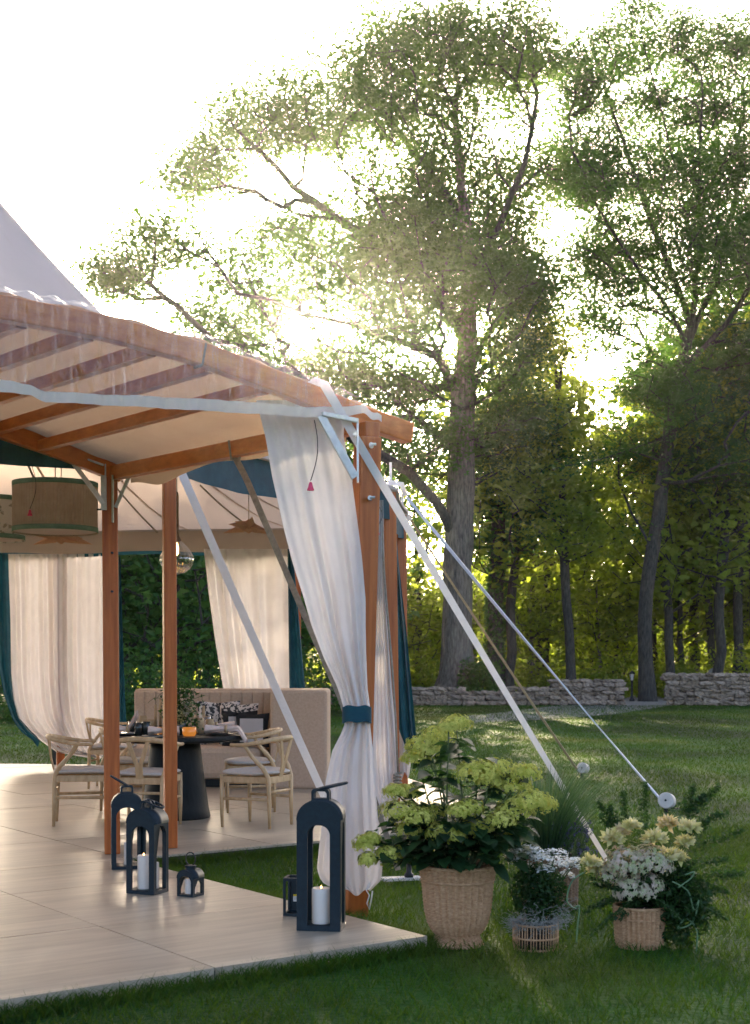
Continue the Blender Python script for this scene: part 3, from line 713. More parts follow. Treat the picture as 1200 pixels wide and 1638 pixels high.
# ================================================================== furniture
def arc_pts(fn, n): return [fn(k/(n-1)) for k in range(n)]
def make_chair():
    t = thing('armchair', '', 'chair')
    # faces +X
    def pt(name, g, m='oak', smooth=True, bevel=0): return part(name, g, m, t, smooth=smooth, local=True, bevel=bevel)
    for s in (-1, 1):
        g = MB(); g.tube([(.21,s*.225,0),(.215,s*.225,.2),(.215,s*.222,.44)], [.012,.018,.019], 10); pt('leg', g)
        g = MB(); g.tube([(-.22,s*.185,0),(-.215,s*.185,.22),(-.21,s*.19,.42),(-.17,s*.21,.50),(-.08,s*.245,.60),(-.04,s*.268,.675),(-.04,s*.27,.69)], [.012,.018,.02,.02,.017,.014,.013], 10); pt('leg', g)
        g = MB(); g.beam((-.21,s*.188,.40),(.21,s*.222,.40), .022, .055); pt('seat_rail', g, smooth=False, bevel=.004)
        g = MB(); g.tube([(-.215,s*.188,.24),(.21,s*.222,.24)], [.013,.013], 8); pt('stretcher', g)
    g = MB(); g.beam((.215,-.21,.40),(.215,.21,.40), .022, .055); pt('seat_rail', g, smooth=False, bevel=.004)
    g = MB(); g.beam((-.21,-.18,.40),(-.21,.18,.40), .022, .055); pt('seat_rail', g, smooth=False, bevel=.004)
    g = MB(); g.tube([(-.21,-.18,.30),(-.21,.18,.30)], .012, 8); pt('stretcher', g)
    # bowed arm and back rail
    pts = []; rad = []
    for k in range(25):
        a = math.pi*(.42 + 1.16*k/24); x = .02 + .30*math.cos(a); y = .285*math.sin(a)
        pts.append((x, y, .69 + .055*max(0,-math.cos(a))**1.5)); rad.append(.0145 + .008*max(0,-math.cos(a)))
    pts = [(.10,.262,.683)] + pts + [(.10,-.262,.683)]; rad = [.012] + rad + [.012]
    g = MB(); g.tube(pts, rad, 10); pt('arm_rail', g)
    # Y shaped splat
    g = MB(); g.sweep([(-.21,0,.40),(-.235,0,.48),(-.25,0,.55)], .062, .012, (1,0,0)); pt('splat', g, smooth=False)
    for s in (-1, 1):
        g = MB(); g.sweep([(-.25,s*.018,.54),(-.262,s*.05,.63),(-.272,s*.085,.735)], .034, .012, (1,0,0)); pt('splat', g, smooth=False)
    # padded seat
    def seat(u, v):
        a = 2*math.pi*u; ca, sa = math.cos(a), math.sin(a); e = .45
        rr = max(0, 1-abs(2*v-1)**2.5)**.42
        x = .005 + .235*math.copysign(abs(ca)**e, ca)*rr; y = (.245+.02*ca)*math.copysign(abs(sa)**e, sa)*rr
        return (x, y, .428 + .06*v + .004*math.sin(3*a))
    g = MB(); g.grid(seat, 40, 14, wrap=True); pt('seat', g, 'seat_fab')
    return t
ch0 = make_chair()
chs = [((-2.50,11.72), math.atan2(.15,.95), 'oak Y-back chair in profile beside the rear porch post facing the table'),
       ((-1.90,11.48), math.atan2(.97,.12), 'oak Y-back chair with its back turned between the two tent posts'),
       ((-.985,11.57), math.atan2(.43,-.90), 'oak Y-back chair turned towards the table in front of the banquette end'),
       ((-1.16,12.78), math.atan2(-.12,-.99), 'oak Y-back chair pushed in between the table and the banquette'),
       ((-2.28,12.85), math.atan2(-.2,.98), 'oak Y-back chair half hidden behind the porch post beside the table'),
       ((-2.88,15.1), math.atan2(-.05,1), 'oak Y-back chair farthest back in front of the far white curtain')]
for i, ((x, y), rz, lb_) in enumerate(chs):
    o = ch0 if i == 0 else copy_tree(ch0)
    o.location = (x, y, FZ); o.rotation_euler = (0, 0, rz); tag(o, lb_, 'chair', 'oak chairs around the dining table')

# round black table
TX, TY = -1.77, 12.2; TZ = FZ + .735
t = thing('dining_table', 'round black pedestal table laid for dinner', 'table', (TX, TY, FZ))
g = MB(); g.lathe([(.55,TZ-.055),(.60,TZ-.05),(.625,TZ-.03),(.625,TZ-.006),(.618,TZ)], (TX,TY,0), 64); part('table_top', g, 'black_wood', t, smooth=False)
g = MB(); g.lathe([(.305,FZ),(.31,FZ+.01),(.295,FZ+.08),(.255,FZ+.35),(.225,FZ+.6),(.215,TZ-.056)], (TX,TY,0), 48); part('pedestal', g, 'black_wood', t, smooth=True)

# banquette
t = thing('banquette', 'beige channel-stitched banquette sofa wrapping behind the table', 'sofa', (-1.8, 15.6, FZ))
bz = 1.15; bD = 15.85
x0 = (213-600)/F*bD; x1 = (524-600)/F*14.95
def back(u, v):
    x = x0 + (x1-.30-x0)*u; return (x, bD + .018*abs(math.sin(u*math.pi*16)) , FZ + .3 + (bz-FZ-.3)*v)
g = MB(); g.box(((x0+x1-.2)/2, bD+.13, (FZ+bz)/2), (x1-.2-x0, .20, bz-FZ-.02)); part('backrest', g, 'sofa_fab', t, bevel=.05)
nch = 14; cw = (x1-.50-x0-.04)/nch
for k in range(nch):
    g = MB(); g.box((x0+.02+cw*(k+.5), bD+.0, FZ+.30+(bz-FZ-.34)/2), (cw*1.0, .10, bz-FZ-.34)); part('back_channel', g, 'sofa_fab', t, bevel=.018)
g = MB(); g.box((x1-.31, 15.45, (FZ+bz)/2-.005), (.62, 1.06, bz-FZ)); part('end_wing', g, 'sofa_fab', t, bevel=.035)
g = MB(); g.box(((x0+x1-.66)/2-.05, 15.45, FZ+.27), (x1-.70-x0, .80, .36)); part('seat', g, 'sofa_fab', t, bevel=.07)
g = MB(); g.box(((x0+x1-.66)/2-.05, 15.47, FZ+.05), (x1-.80-x0, .70, .09)); part('plinth', g, 'black_wood', t)

def pillow(name, label, c, w_, h_, th, rot, m):
    t = thing(name, label, 'cushion', c, rot)
    def f(u, v):
        a, b_ = 2*u-1, 2*v-1; e = (1-a**4)*(1-b_**4); pin = 1-.10*(1-abs(a))*0
        k = 1 - .12*(abs(a)**2*(1-abs(b_)) + abs(b_)**2*(1-abs(a))); return a, b_, e, k
    for s in (-1, 1):
        g = MB(); g.grid(lambda u, v: ((lambda q: (q[0]*w_/2*q[3], s*th/2*max(0,q[2])**.6, h_/2 + q[1]*h_/2*q[3]))(f(u,v))), 14, 14)
        part('cushion_face', g, m, t, smooth=True, local=True)
    return t
def bordered(name, label, c, w_, h_, th, rot):
    t = pillow(name, label, c, w_, h_, th, rot, 'black_fab')
    g = MB(); g.grid(lambda u, v: ((2*u-1)*w_*.34, -th/2-.006 + .02*((2*u-1)**2+(2*v-1)**2)*.5, h_/2+(2*v-1)*h_*.34), 8, 8); part('cushion_panel', g, 'linen', t, smooth=True, local=True)
mat('black_fab', (.012,.013,.015), (.02,.021,.023), rough=.9, scale=30)
mat('pattern_fab', (.05,.05,.05), (.66,.60,.54), rough=.9, scale=28, detail=1, ramp=(.46,.50))
sy = 15.3
def cpos(x, y, D): q = P(x, y, D); return q
zs = FZ+.45
for (x, y, wd, rot, kind, lb_) in ((350,1136,.50,.35,'p','black and cream patterned cushion leaning on the banquette back beside the centrepiece'),
                             (382,1138,.48,-.3,'p','black and cream patterned cushion behind the black bordered ones'),
                             (384,1160,.40,.25,'b','cream cushion with wide black border tilted behind another'),
                             (404,1160,.38,-.12,'b','cream cushion with black border at the corner of the banquette')):
    D = (15.55 if x < 360 else 15.42) if kind == 'p' else (15.24 if x < 390 else 15.08)
    c = P(x, y, D); c.z = zs - .01
    (pillow if kind == 'p' else bordered)('cushion', lb_, c, wd, wd, .13, rot, *(['pattern_fab'] if kind == 'p' else []))

# ---- table setting
def on_table(x, D): return Vector(((x-600)/F*D, D, TZ))
for i, (x, D, lb_) in enumerate(((201,12.02,'dark dinner plate near the rear porch post'),(252,11.72,'pale dinner plate at the near rim of the table'),(352,12.02,'dark dinner plate under the draped napkin at the right rim'),(340,12.55,'dark dinner plate at the far side of the table'))):
    c = on_table(x, D); t = thing('dinner_plate', lb_, 'plate', c); m = 'plate_pale' if i == 1 else 'plate_dark'
    g = MB(); g.lathe([(.07,.001),(.13,.014),(.132,.017),(.085,.008),(.0,.007)], c, 32, cap=False); part('charger', g, m, t, smooth=True)
    g = MB(); g.lathe([(.06,.009),(.10,.022),(.102,.025),(.07,.016),(.0,.015)], c, 32, cap=False); part('top_plate', g, 'plate_dark' if i else 'plate_pale', t, smooth=True)
def napkin(label, c, L, rot, droop=0.0, up=0.0):
    t = thing('napkin', label, 'napkin', c, rot)
    def f(u, v):
        s = 2*u-1; a = 2*math.pi*v; wd = .028 + .045*abs(s)**1.3; hh = .018 + .02*abs(s)**1.2
        k = 1 + .16*math.sin(5*a+3*s) + .1*math.sin(9*a-5*s)
        z = .03 + hh*math.sin(a)*k; x = s*L/2
        if droop and s > .55: z -= (s-.55)**1.3*droop
        if up and s > 0: z += up*s*(1.2-.4*s); x *= (1-.3*s)
        return (x, wd*math.cos(a)*k, z)
    g = MB(); g.grid(f, 30, 21); part('cloth', g, 'napkin', t, smooth=True, local=True)
    g = MB(); g.tube([(0, .034*math.cos(a), .03+.026*math.sin(a)) for a in np.linspace(0,6.283,16)], .012, 8); part('napkin_ring', g, 'straw', t, smooth=True, local=True)
napkin('blush napkin in a straw ring draped over the right rim of the table', on_table(362,12.0)+Vector((0,0,.026)), .36, .0, droop=.35)
napkin('blush napkin in a straw ring on the far side plate', on_table(346,12.55)+Vector((0,0,.03)), .34, .1)
napkin('blush napkin fanned upwards on the plate by the porch post', on_table(205,12.02)+Vector((0,0,.026)), .22, .0, up=.16)
napkin('blush napkin in a straw ring at the near rim beside the pale plate', on_table(262,11.74)+Vector((0,0,.026)), .26, .1)
napkin('folded blush napkin beside the glass candle holders', on_table(325,12.35)+Vector((0,0,.0)), .2, .2)
def tumbler(x, D, h, r, m, lb_):
    c = on_table(x, D); g = MB(); g.lathe([(r*.7,0),(r*.82,.004),(r,h*.6),(r*.92,h),(r*.88,h),(r*.94,h*.6),(r*.75,.01),(0,.01)], c, 20, cap=False)
    tag(part('tumbler', g, m, None, smooth=True), lb_, 'glass')
tumbler(222,11.98,.11,.038,'glass_dark','smoked drinking glass left of the amber votive')
tumbler(234,12.0,.12,.038,'glass_dark','smoked drinking glass beside the folded napkin by the post')
tumbler(315,12.5,.12,.038,'glass_dark','dark drinking glass behind the flower centrepiece')
tumbler(345,12.2,.08,.036,'glass_dark','low dark glass in front of the banquette cushions')
tumbler(330,12.5,.15,.045,'glass','tall clear glass beside the flower centrepiece')
tumbler(241,12.2,.13,.034,'straw','tan straw wrapped glass behind the smoked glasses')
tumbler(229,12.3,.16,.036,'straw','taller tan straw wrapped glass near the fanned napkin')
tumbler(320,12.3,.14,.036,'straw','tan straw wrapped glass right of the bouquet')
tumbler(336,12.35,.13,.036,'straw','tan straw wrapped glass in front of the patterned cushions')
tumbler(270,12.5,.12,.036,'glass_dark','smoked glass behind the tent pole on the table')
tumbler(212,12.3,.11,.036,'glass_dark','smoked glass farthest from the bouquet by the porch post')
for (x, D, lb_) in ((254,11.9,'amber glass votive glowing near the tent pole'),(303,11.9,'wide amber glass votive glowing under the flowers')):
    c = on_table(x, D); t = thing('votive_holder', lb_, 'candle holder', c); r = .045 if x < 280 else .06
    g = MB(); g.lathe([(r*.8,0),(r,.02),(r,.075),(r*.93,.075),(r*.9,.01),(0,.01)], c, 20, cap=False); part('cup', g, 'amber', t, smooth=True)
    g = MB(); g.lathe([(.0,.03),(.008,.032),(.008,.042),(0,.046)], c+Vector((.0,-r*.86,-.005)), 8, cap=False); part('flame', g, 'flame', t, smooth=True)
for k, (x, D, h) in enumerate(((249,12.35,.26),(257,12.42,.31),(263,12.3,.28),(309,12.6,.25),(326,12.62,.24))):
    c = on_table(x, D); t = thing('candlestick', ['tan taper candle standing behind the left votive','tallest tan taper candle behind the left votive','tan taper candle close to the tent pole','tan taper candle behind the centrepiece','tan taper candle next to the tall clear glass'][k], 'candle', c)
    g = MB(); g.lathe([(.035,0),(.03,.01),(.01,.02),(.012,.06),(.018,.07)], c, 12); part('holder', g, 'iron', t, smooth=True)
    g = MB(); g.tube([c+Vector((0,0,.06)), c+Vector((0,0,h))], [.015,.012], 8); part('taper', g, 'straw', t, smooth=True)
# centrepiece
rng = np.random.default_rng(5)
def leaf_quads(centers, size, rng, up=.5, elong=1.7, fold=.15, dirs=None):
    """rhombic leaves: returns verts (4N,3), faces (N,4)"""
    n = len(centers); nrm = rng.normal(size=(n,3)); nrm[:,2] = np.abs(nrm[:,2])*(1+up) + up; nrm /= np.linalg.norm(nrm,axis=1,keepdims=True)
    a = rng.normal(size=(n,3)) if dirs is None else dirs + .4*rng.normal(size=(n,3))
    a -= nrm*np.sum(a*nrm,axis=1,keepdims=True); a /= np.linalg.norm(a,axis=1,keepdims=True)+1e-9; b_ = np.cross(nrm,a)
    s = (size*(.45+1.1*rng.random(n)))[:,None]
    c = np.asarray(centers)
    v0 = c - a*s*.5; v2 = c + a*s*.5; v1 = c + b_*s*.5/elong + nrm*s*fold; v3 = c - b_*s*.5/elong + nrm*s*fold
    v = np.stack([v0,v1,v2,v3],1).reshape(-1,3); f = np.arange(4*n).reshape(n,4); return v, f
c = on_table(289,12.15)
t = thing('table_bouquet', 'loose green bouquet with pale blooms and curling tendrils on the table', 'bouquet', c)
g = MB(); g.lathe([(.05,0),(.065,.03),(.06,.10),(.05,.12),(.045,.12),(.05,.02),(0,.02)], c, 20, cap=False); part('vase', g, 'glass_dark', t, smooth=True)
pts = np.array([c.x, c.y, c.z+.25]) + rng.normal(size=(700,3))*np.array([.075,.075,.12])
v, f = leaf_quads(pts, .04, rng, up=.2); np_obj('foliage', v, f, 'fern', t)
pts = np.array([c.x-.01, c.y-.04, c.z+.16]) + rng.normal(size=(420,3))*np.array([.034,.03,.036])
v, f = leaf_quads(pts, .026, rng); np_obj('bloom', v, f, 'rose', t)
pts = np.array([c.x+.06, c.y-.04, c.z+.22]) + rng.normal(size=(260,3))*np.array([.03,.03,.04])
v, f = leaf_quads(pts, .024, rng); np_obj('bloom', v, f, 'pink_hyd', t)
for k in range(4):
    g = MB(); s_ = -1 if k % 2 else 1; pts = []
    for j in range(20):
        q = j/19; pts.append(c + Vector((s_*(.02+.20*q*(.6+.2*k)), -.02, .16+.24*math.sin(q*2.4)*(1-.12*k))) + Vector((.03*math.cos(q*9)*q,0,.03*math.sin(q*9)*q)))
    g.tube(pts, .0022, 5); part('tendril', g, 'stem', t)

# ================================================================== pendants
def cordline(t, x, y, z0, z1, r=.005, nm='cord', m='strap_grey'):
    g = MB(); g.tube([(x,y,z0),(x,y,z1)], r, 6); part(nm, g, m, t)
def drum(x0, x1, y0, y1, D, label, kind):
    c = P((x0+x1)/2, y1, D); r = (x1-x0)/2/F*D; h = (y1-y0)/F*D
    t = thing('drum_pendant', label, 'pendant lamp', c)
    n = 150; prof = []
    g = MB()
    def f(u, v):
        a = 2*math.pi*u; rr = r + (.0035*math.sin(a*75) if kind == 's' else 0); return (c.x+rr*math.cos(a), c.y+rr*math.sin(a), c.z+h*v)
    g.grid(f, 450 if kind == 's' else 64, 2, wrap=True); sh = part('shade', g, 'shade_stripe' if kind == 's' else 'shade_print', t, smooth=False)
    for z in (0, h-.045):
        g = MB(); g.lathe([(r+.004,z),(r+.006,z),(r+.006,z+.045),(r+.004,z+.045)], c, 64, cap=False); part('trim_band', g, 'shade_trim', sh, smooth=True)
    g = MB(); g.lathe([(0,.01),(r-.01,.012)], c, 64, cap=False); part('diffuser', g, 'canvas_cream', t)
    g = MB(); g.lathe([(.05,h-.005),(.04,h+.03),(.01,h+.04)], c, 16); part('top_fitting', g, 'cap_wood', t)
    cordline(t, c.x, c.y, c.z+h, roofz(c.x,c.y)); 
    return t, c, r, h
mat('shade_print', (.30,.27,.20), (.60,.55,.46), rough=.9, scale=14, detail=2, ramp=(.40,.46), trans=.2)
dt, dc, dr, dh = drum(22,155,772,852,12.4, 'pleated brown drum pendant shade with green trim bands', 's')
drum(-75,38,796,864,13.6, 'leaf printed cream drum pendant shade behind the pleated one', 'f')
tassel(48, 821, 11.9, 51, 745, 'red tassel on a cord hanging in front of the pleated drum shade', .7)
def glass_pendant(x, y0, y1, D, wpx, label):
    c = P(x, y1, D); h = (y1-y0)/F*D; r = wpx/2/F*D
    t = thing('glass_pendant', label, 'pendant lamp', c)
    g = MB(); prof = []
    for k in range(22):
        q = k/21; a = math.pi*q
        rr = r*(math.sin(a*.97)**.8)*(1-.42*q)/.82 if q < 1 else 0
        prof.append((max(.012, r*1.08*math.sin(min(math.pi, a*.9+.12))**.75*(1 - .45*q**1.5)), h*q))
    prof[0] = (.004, 0)
    def f(u, v):
        k = min(21, int(round(v*21))); rr, z = prof[k]; a = 2*math.pi*u; return (c.x+rr*(1+.025*math.cos(20*a))*math.cos(a), c.y+rr*(1+.025*math.cos(20*a))*math.sin(a), c.z+z)
    g.grid(f, 80, 22, wrap=True); part('globe', g, 'glass', t, smooth=True)
    g = MB(); g.lathe([(.034,h*.93),(.04,h*1.0),(.022,h*1.12),(.018,h*1.25),(.017,h*2.3),(.010,h*2.4)], c, 16); part('neck', g, 'wicker_dark', t, smooth=True)
    g = MB(); g.lathe([(.004,h*.55),(.017,h*.62),(.017,h*.8),(.008,h*.93)], c, 10); part('bulb', g, 'flame', t, smooth=True)
    cordline(t, c.x, c.y, c.z+h*2.38, roofz(c.x,c.y)-.01)
glass_pendant(283, 864, 919, 12.4, 58, 'ribbed clear glass teardrop pendant with a glowing bulb beside the tent pole')
def star(x, y, D, r, label, rot, npt=7):
    c = P(x, y, D); t = thing('star_lantern', label, 'lantern', c)
    for k in range(npt):
        a = 2*math.pi*k/npt + rot; el = .42*((k % 3)-1) if npt > 6 else 0
        d = Vector((math.cos(a)*math.cos(el), math.sin(a)*math.cos(el), math.sin(el)*.6)); sd_ = d.cross(Vector((0,0,1))).normalized(); up = sd_.cross(d).normalized()
        b_ = c + d*r*.22; tip = c + d*r; w_ = r*.19
        g = MB(); vv = [b_+sd_*w_, b_+up*w_*.8, b_-sd_*w_, b_-up*w_*.8, tip]; g.add(vv, [(0,1,4),(1,2,4),(2,3,4),(3,0,4)]); part('spike', g, 'paper_star', t)
    g = MB(); g.lathe([(.001,-r*.25),(r*.22,-r*.12),(r*.26,0),(r*.22,r*.12),(.001,r*.25)], c, 12, cap=False); part('core', g, 'paper_star', t)
    cordline(t, c.x, c.y, c.z+r*.2, roofz(c.x,c.y))
star(398, 842, 14.2, .30, 'brown paper star lantern hanging near the teal valance', .45)
star(98, 857, 14.4, .36, 'brown paper star lantern half hidden beneath the pleated drum shade', .2)
# slack ropes inside the roof
for (xa, ya, xb, yb, D, lb_) in ((35,715,58,772,13.0,'thin rope hanging inside the tent beside the drum shade cord'),(178,770,252,852,15.5,'thin rope slanting across the tent lining between the posts'),(320,776,392,838,15.2,'thin rope slanting to the star lantern below the teal valance')):
    a = P(xa,ya,D); b_ = P(xb,yb,D); rope('lining_rope', lb_, [a, b_], .011, 'strap_grey', n=12)

# ================================================================== lanterns and candles
def arch_outline(w_, h_, r, n=10):
    """outline in (x,z), from bottom left, clockwise, rounded top corners of radius r"""
    pts = [(-w_/2, 0)]
    for k in range(n): a = math.pi - (math.pi/2)*k/(n-1); pts.append((-w_/2+r + r*math.cos(a), h_-r + r*math.sin(a)))
    for k in range(n): a = math.pi/2 - (math.pi/2)*k/(n-1); pts.append((w_/2-r + r*math.cos(a), h_-r + r*math.sin(a)))
    pts.append((w_/2, 0)); return pts
def lantern(label, loc, rz, w_, d_, h_, col_w, base_h, head, handle, ring=False):
    t = thing('lantern', label, 'lantern', loc, rz); th = .016
    R_ = w_*.44; n = 10
    for s, nm in ((-1,'front_panel'),(1,'back_panel')):
        o_ = arch_outline(w_, h_, R_, n); i_ = [(x, z+base_h) for x, z in arch_outline(w_-2*col_w, h_-head-base_h, (w_-2*col_w)*.46, n)]
        y = s*(d_/2-th/2); g = MB(); g.ring([(x,y,z) for x,z in o_], [(x,y,z) for x,z in i_], (0,th,0)); part(nm, g, 'black_metal', t, local=True, bevel=.002)
    for s in (-1, 1):
        zs_ = h_-R_; o_ = [(-d_/2+th+.0005,0)] + [(-d_/2+th+.0005, zs_*k/(2*n)) for k in range(1,n)] + [(-d_/2+th+.0005, zs_)] + [(d_/2-th-.0005, zs_)] + [(d_/2-th-.0005, zs_*(1-k/(2*n))) for k in range(1,n)] + [(d_/2-th-.0005,0)]
        cw_ = max(.004, col_w*.8-th); i_ = [(x, z+base_h) for x, z in arch_outline(d_-2*th-2*cw_, zs_-base_h-.012, (d_-2*th-2*cw_)*.46, n)]
        x = s*(w_/2-th/2); g = MB(); g.ring([(x,y,z) for y,z in o_], [(x,y,z) for y,z in i_], (th,0,0)); part('side_panel', g, 'black_metal', t, local=True)
    g = MB(); o_ = arch_outline(w_+.003, h_+.002, R_, n)[1:-1]; i_ = [(x*.90, h_-R_+(z-(h_-R_))*.90) for x, z in o_]; vv = []
    for (x, z), (xi, zi) in zip(o_, i_): vv += [(x,-d_/2-.001,z),(x,d_/2+.001,z),(xi,-d_/2+th,zi),(xi,d_/2-th,zi)]
    ff = []
    for k in range(len(o_)-1):
        a = 4*k; c_ = 4*(k+1); ff += [(a,c_,c_+1,a+1),(a+2,a+3,c_+3,c_+2),(a,a+2,c_+2,c_),(a+1,c_+1,c_+3,a+3)]
    g.add(vv, ff); part('roof', g, 'black_metal', t, local=True, smooth=True)
    g = MB(); g.box((0,0,base_h*.5), (w_-.004,d_-.004,base_h)); part('base', g, 'black_metal', t, local=True, bevel=.002)
    k = w_/.23
    if not ring:
        o_ = arch_outline(.095*k, .062*k, .02*k, 6); i_ = [(x, z+.012*k) for x, z in arch_outline(.066*k, .036*k, .016*k, 6)]
        for y in (-.02*k,.02*k):
            g = MB(); g.ring([(x,y,h_-.004+z) for x,z in o_], [(x,y,h_-.004+z) for x,z in i_], (0,.016*k,0)); part('handle_bracket', g, 'black_metal', t, local=True)
        a = handle; L_ = .15*k; ca, sa = math.cos(a), math.sin(a)
        pts = [(math.cos(q)*L_*.5+L_*.42, math.sin(q)*.042*k) for q in np.linspace(0,2*math.pi,28)]
        g = MB(); g.tube([(x*ca+.0, y, h_+.058*k + x*sa) for x, y in pts], .0075*k, 8, cap=False); part('handle', g, 'black_metal', t, local=True, smooth=True)
    else:
        g = MB(); g.lathe([(w_*.26,h_-.004),(w_*.26,h_+.01),(w_*.30,h_+.014),(w_*.30,h_+.022),(w_*.14,h_+.026)], (0,0,0), 16); part('chimney_cap', g, 'black_metal', t, local=True)
        g = MB(); r_ = w_*.30; g.tube([(r_*math.cos(q), 0, h_+.024+r_*1.05+r_*1.12*math.sin(q)) for q in np.linspace(-1.2,math.pi+1.2,26)], .0035, 6); part('handle', g, 'iron', t, local=True, smooth=True)
    return t
def candle(label, loc, r, h, lit=True):
    t = thing('candle', label, 'candle', loc); c = Vector(loc)
    g = MB(); g.lathe([(r*.97,0),(r,.004),(r,h-.006),(r*.94,h),(r*.8,h-.002),(r*.4,h-.008),(0,h-.01)], c, 28, cap=False); part('wax', g, 'wax', t, smooth=True)
    g = MB(); g.tube([c+Vector((0,0,h-.012)), c+Vector((.001,0,h+.006))], .0016, 6); part('wick', g, 'wick', t)
    if lit:
        g = MB(); g.lathe([(0,h-.004),(.003,h-.001),(.004,h+.003),(.002,h+.009),(0,h+.014)], c, 10, cap=False); part('flame', g, 'flame', t, smooth=True)
    return t
def fpt(x, y): return G(x, y, FZ)
def lan(px, py, label, rz, w_, d_, h_, **kw):
    p = fpt(px, py); p.y += d_*.5; p.x *= p.y/(p.y-d_*.5); return lantern(label, p, rz, w_, d_, h_, **kw), p
l1, p1_ = lan(514, 1490, 'tallest black metal lantern standing by the tied curtain at the floor corner', R(-8), .228, .16, .665, col_w=.056, base_h=.03, head=.125, handle=.22)
candle('single thick white pillar candle in the tallest lantern', p1_+Vector((.0,-.01,.031)), .048, .18)
l2, p2_ = lan(236, 1431, 'black arched lantern holding two white candles beside the small lantern', R(-24), .195, .16, .50, col_w=.036, base_h=.022, head=.10, handle=-.35)
candle('taller white pillar candle in the lantern with two candles', p2_+Vector((-.022,.0,.023)), .037, .20)
candle('shorter slim white candle in the lantern with two candles', p2_+Vector((.042,.012,.023)), .025, .155, lit=False)
l3, p3_ = lan(203, 1391, 'black arched lantern half hidden behind the lantern with two candles', R(12), .205, .17, .50, col_w=.032, base_h=.022, head=.09, handle=2.6)
candle('slim white candle in the half hidden lantern by the porch post', p3_+Vector((.005,.0,.023)), .024, .15, lit=False)
l4, p4_ = lan(305, 1435, 'tiny black lantern with a round wire handle at the edge of the floor', R(-28), .115, .115, .155, col_w=.016, base_h=.012, head=.035, handle=0, ring=True)
candle('short white candle in the tiny wire handled lantern', p4_+Vector((0,0,.013)), .034, .09)
# open square candle box behind the tallest lantern
bp_ = fpt(474, 1466); bp_.y += .06
t = thing('candle_box', 'low open black candle box with a sticker tucked behind the tallest lantern', 'candle holder', bp_, R(-10))
bw, bh, cw_ = .125, .205, .014
for sx in (-1,1):
    for sy_ in (-1,1):
        g = MB(); g.box((sx*(bw/2-cw_/2), sy_*(bw/2-cw_/2), bh/2), (cw_,cw_,bh)); part('corner_bar', g, 'black_metal', t, local=True, bevel=.002)
for z in (cw_/2+.0, bh-cw_/2):
    for s in (-1,1):
        g = MB(); g.box((0,s*(bw/2-cw_/2+.001),z),(bw-2*cw_,cw_,cw_*1.2)); part('rim_bar', g, 'black_metal', t, local=True)
        g = MB(); g.box((s*(bw/2-cw_/2+.001),0,z),(cw_,bw-2*cw_,cw_*1.2)); part('rim_bar', g, 'black_metal', t, local=True)
g = MB(); g.box((0,0,.004),(bw-.01,bw-.01,.008)); part('base', g, 'black_metal', t, local=True)
g = MB(); g.box((0,bw/2-.004,bh/2),(bw-2*cw_,.003,bh-2*cw_)); bk = part('back_panel', g, 'black_metal', t, local=True)
g = MB(); g.box((-.016,bw/2-.008,.075),(.034,.002,.028)); part('sticker', g, 'label_white', bk, local=True)
g = MB(); g.box((-.016,bw/2-.008,.095),(.034,.002,.010)); part('sticker', g, 'label_yellow', bk, local=True)
for k, (zz, ww) in enumerate(((.084,.026),(.079,.022),(.074,.026),(.069,.018))):
    g = MB(); g.box((-.016-(.026-ww)/2,bw/2-.0095,zz),(ww,.0006,.0018)); part('print_line', g, 'strap_grey', bk, local=True)
# ================================================================== baskets
def woven(label, loc, prof, n_ribs, rows, name='wicker_basket', bands=(), m='wicker', cat='basket'):
    """prof: list of (r,z). ribs with woven strands, real relief"""
    t = thing(name, label, cat, loc); c = Vector(loc); zs_ = [p[1] for p in prof]; rs_ = [p[0] for p in prof]
    L_ = [0]
    for a, b_ in zip(prof, prof[1:]): L_.append(L_[-1] + math.hypot(b_[0]-a[0], b_[1]-a[1]))
    nu, nv = n_ribs*8, rows*3+1
    def f(u, v):
        s = v*L_[-1]; r = float(np.interp(s, L_, rs_)); z = float(np.interp(s, L_, zs_)); a = 2*math.pi*u
        row = int(v*rows); ph = math.pi*(row % 2)
        rib = math.cos(n_ribs*a); prf = abs(math.sin(math.pi*((v*rows) % 1)))**.6
        d = .0065*rib + .0026*prf*(1 + .6*math.cos(n_ribs*a/1.0+ph)) + random.uniform(-.0006,.0006)
        return (c.x+(r+d)*math.cos(a), c.y+(r+d)*math.sin(a), c.z+z)
    g = MB(); g.grid(f, nu, nv, wrap=True); part('woven_wall', g, m, t, smooth=False)
    for (bz_, br, th) in bands:
        for ph in (0, math.pi*.66, math.pi*1.33):
            g = MB(); pts = []
            for k in range(120):
                a = 2*math.pi*k/119; pts.append((c.x+(br+.5*th*math.cos(22*a+ph))*math.cos(a), c.y+(br+.5*th*math.cos(22*a+ph))*math.sin(a), c.z+bz_+.6*th*math.sin(22*a+ph)))
            g.tube(pts, th*.55, 6, cap=False); part('braided_rim', g, m, t, smooth=True)
    return t
def soil(t, c, r, z):
    g = MB(); g.lathe([(0,z+.02),(r*.5,z+.015),(r,z)], c, 24, cap=False); part('soil', g, 'soil', t)
ub = G(732, 1511, 0)
urn = woven('large footed wicker urn basket holding green hydrangeas', ub,
      [(.126,0),(.122,.012),(.108,.040),(.104,.052),(.126,.075),(.148,.115),(.162,.17),(.170,.24),(.176,.31),(.183,.35),(.196,.405)], 30, 46, bands=((.405,.194,.010),(.335,.186,.006),(.055,.108,.007),(.008,.123,.007)), name='wicker_urn')
soil(urn, ub, .175, .36)
fb = G(1023, 1514, 0)
bk4 = woven('round wicker basket of roses and pink hydrangea on the grass', fb, [(.108,0),(.113,.02),(.119,.08),(.124,.15),(.127,.205)], 28, 26, bands=((.205,.127,.008),(.15,.126,.005)))
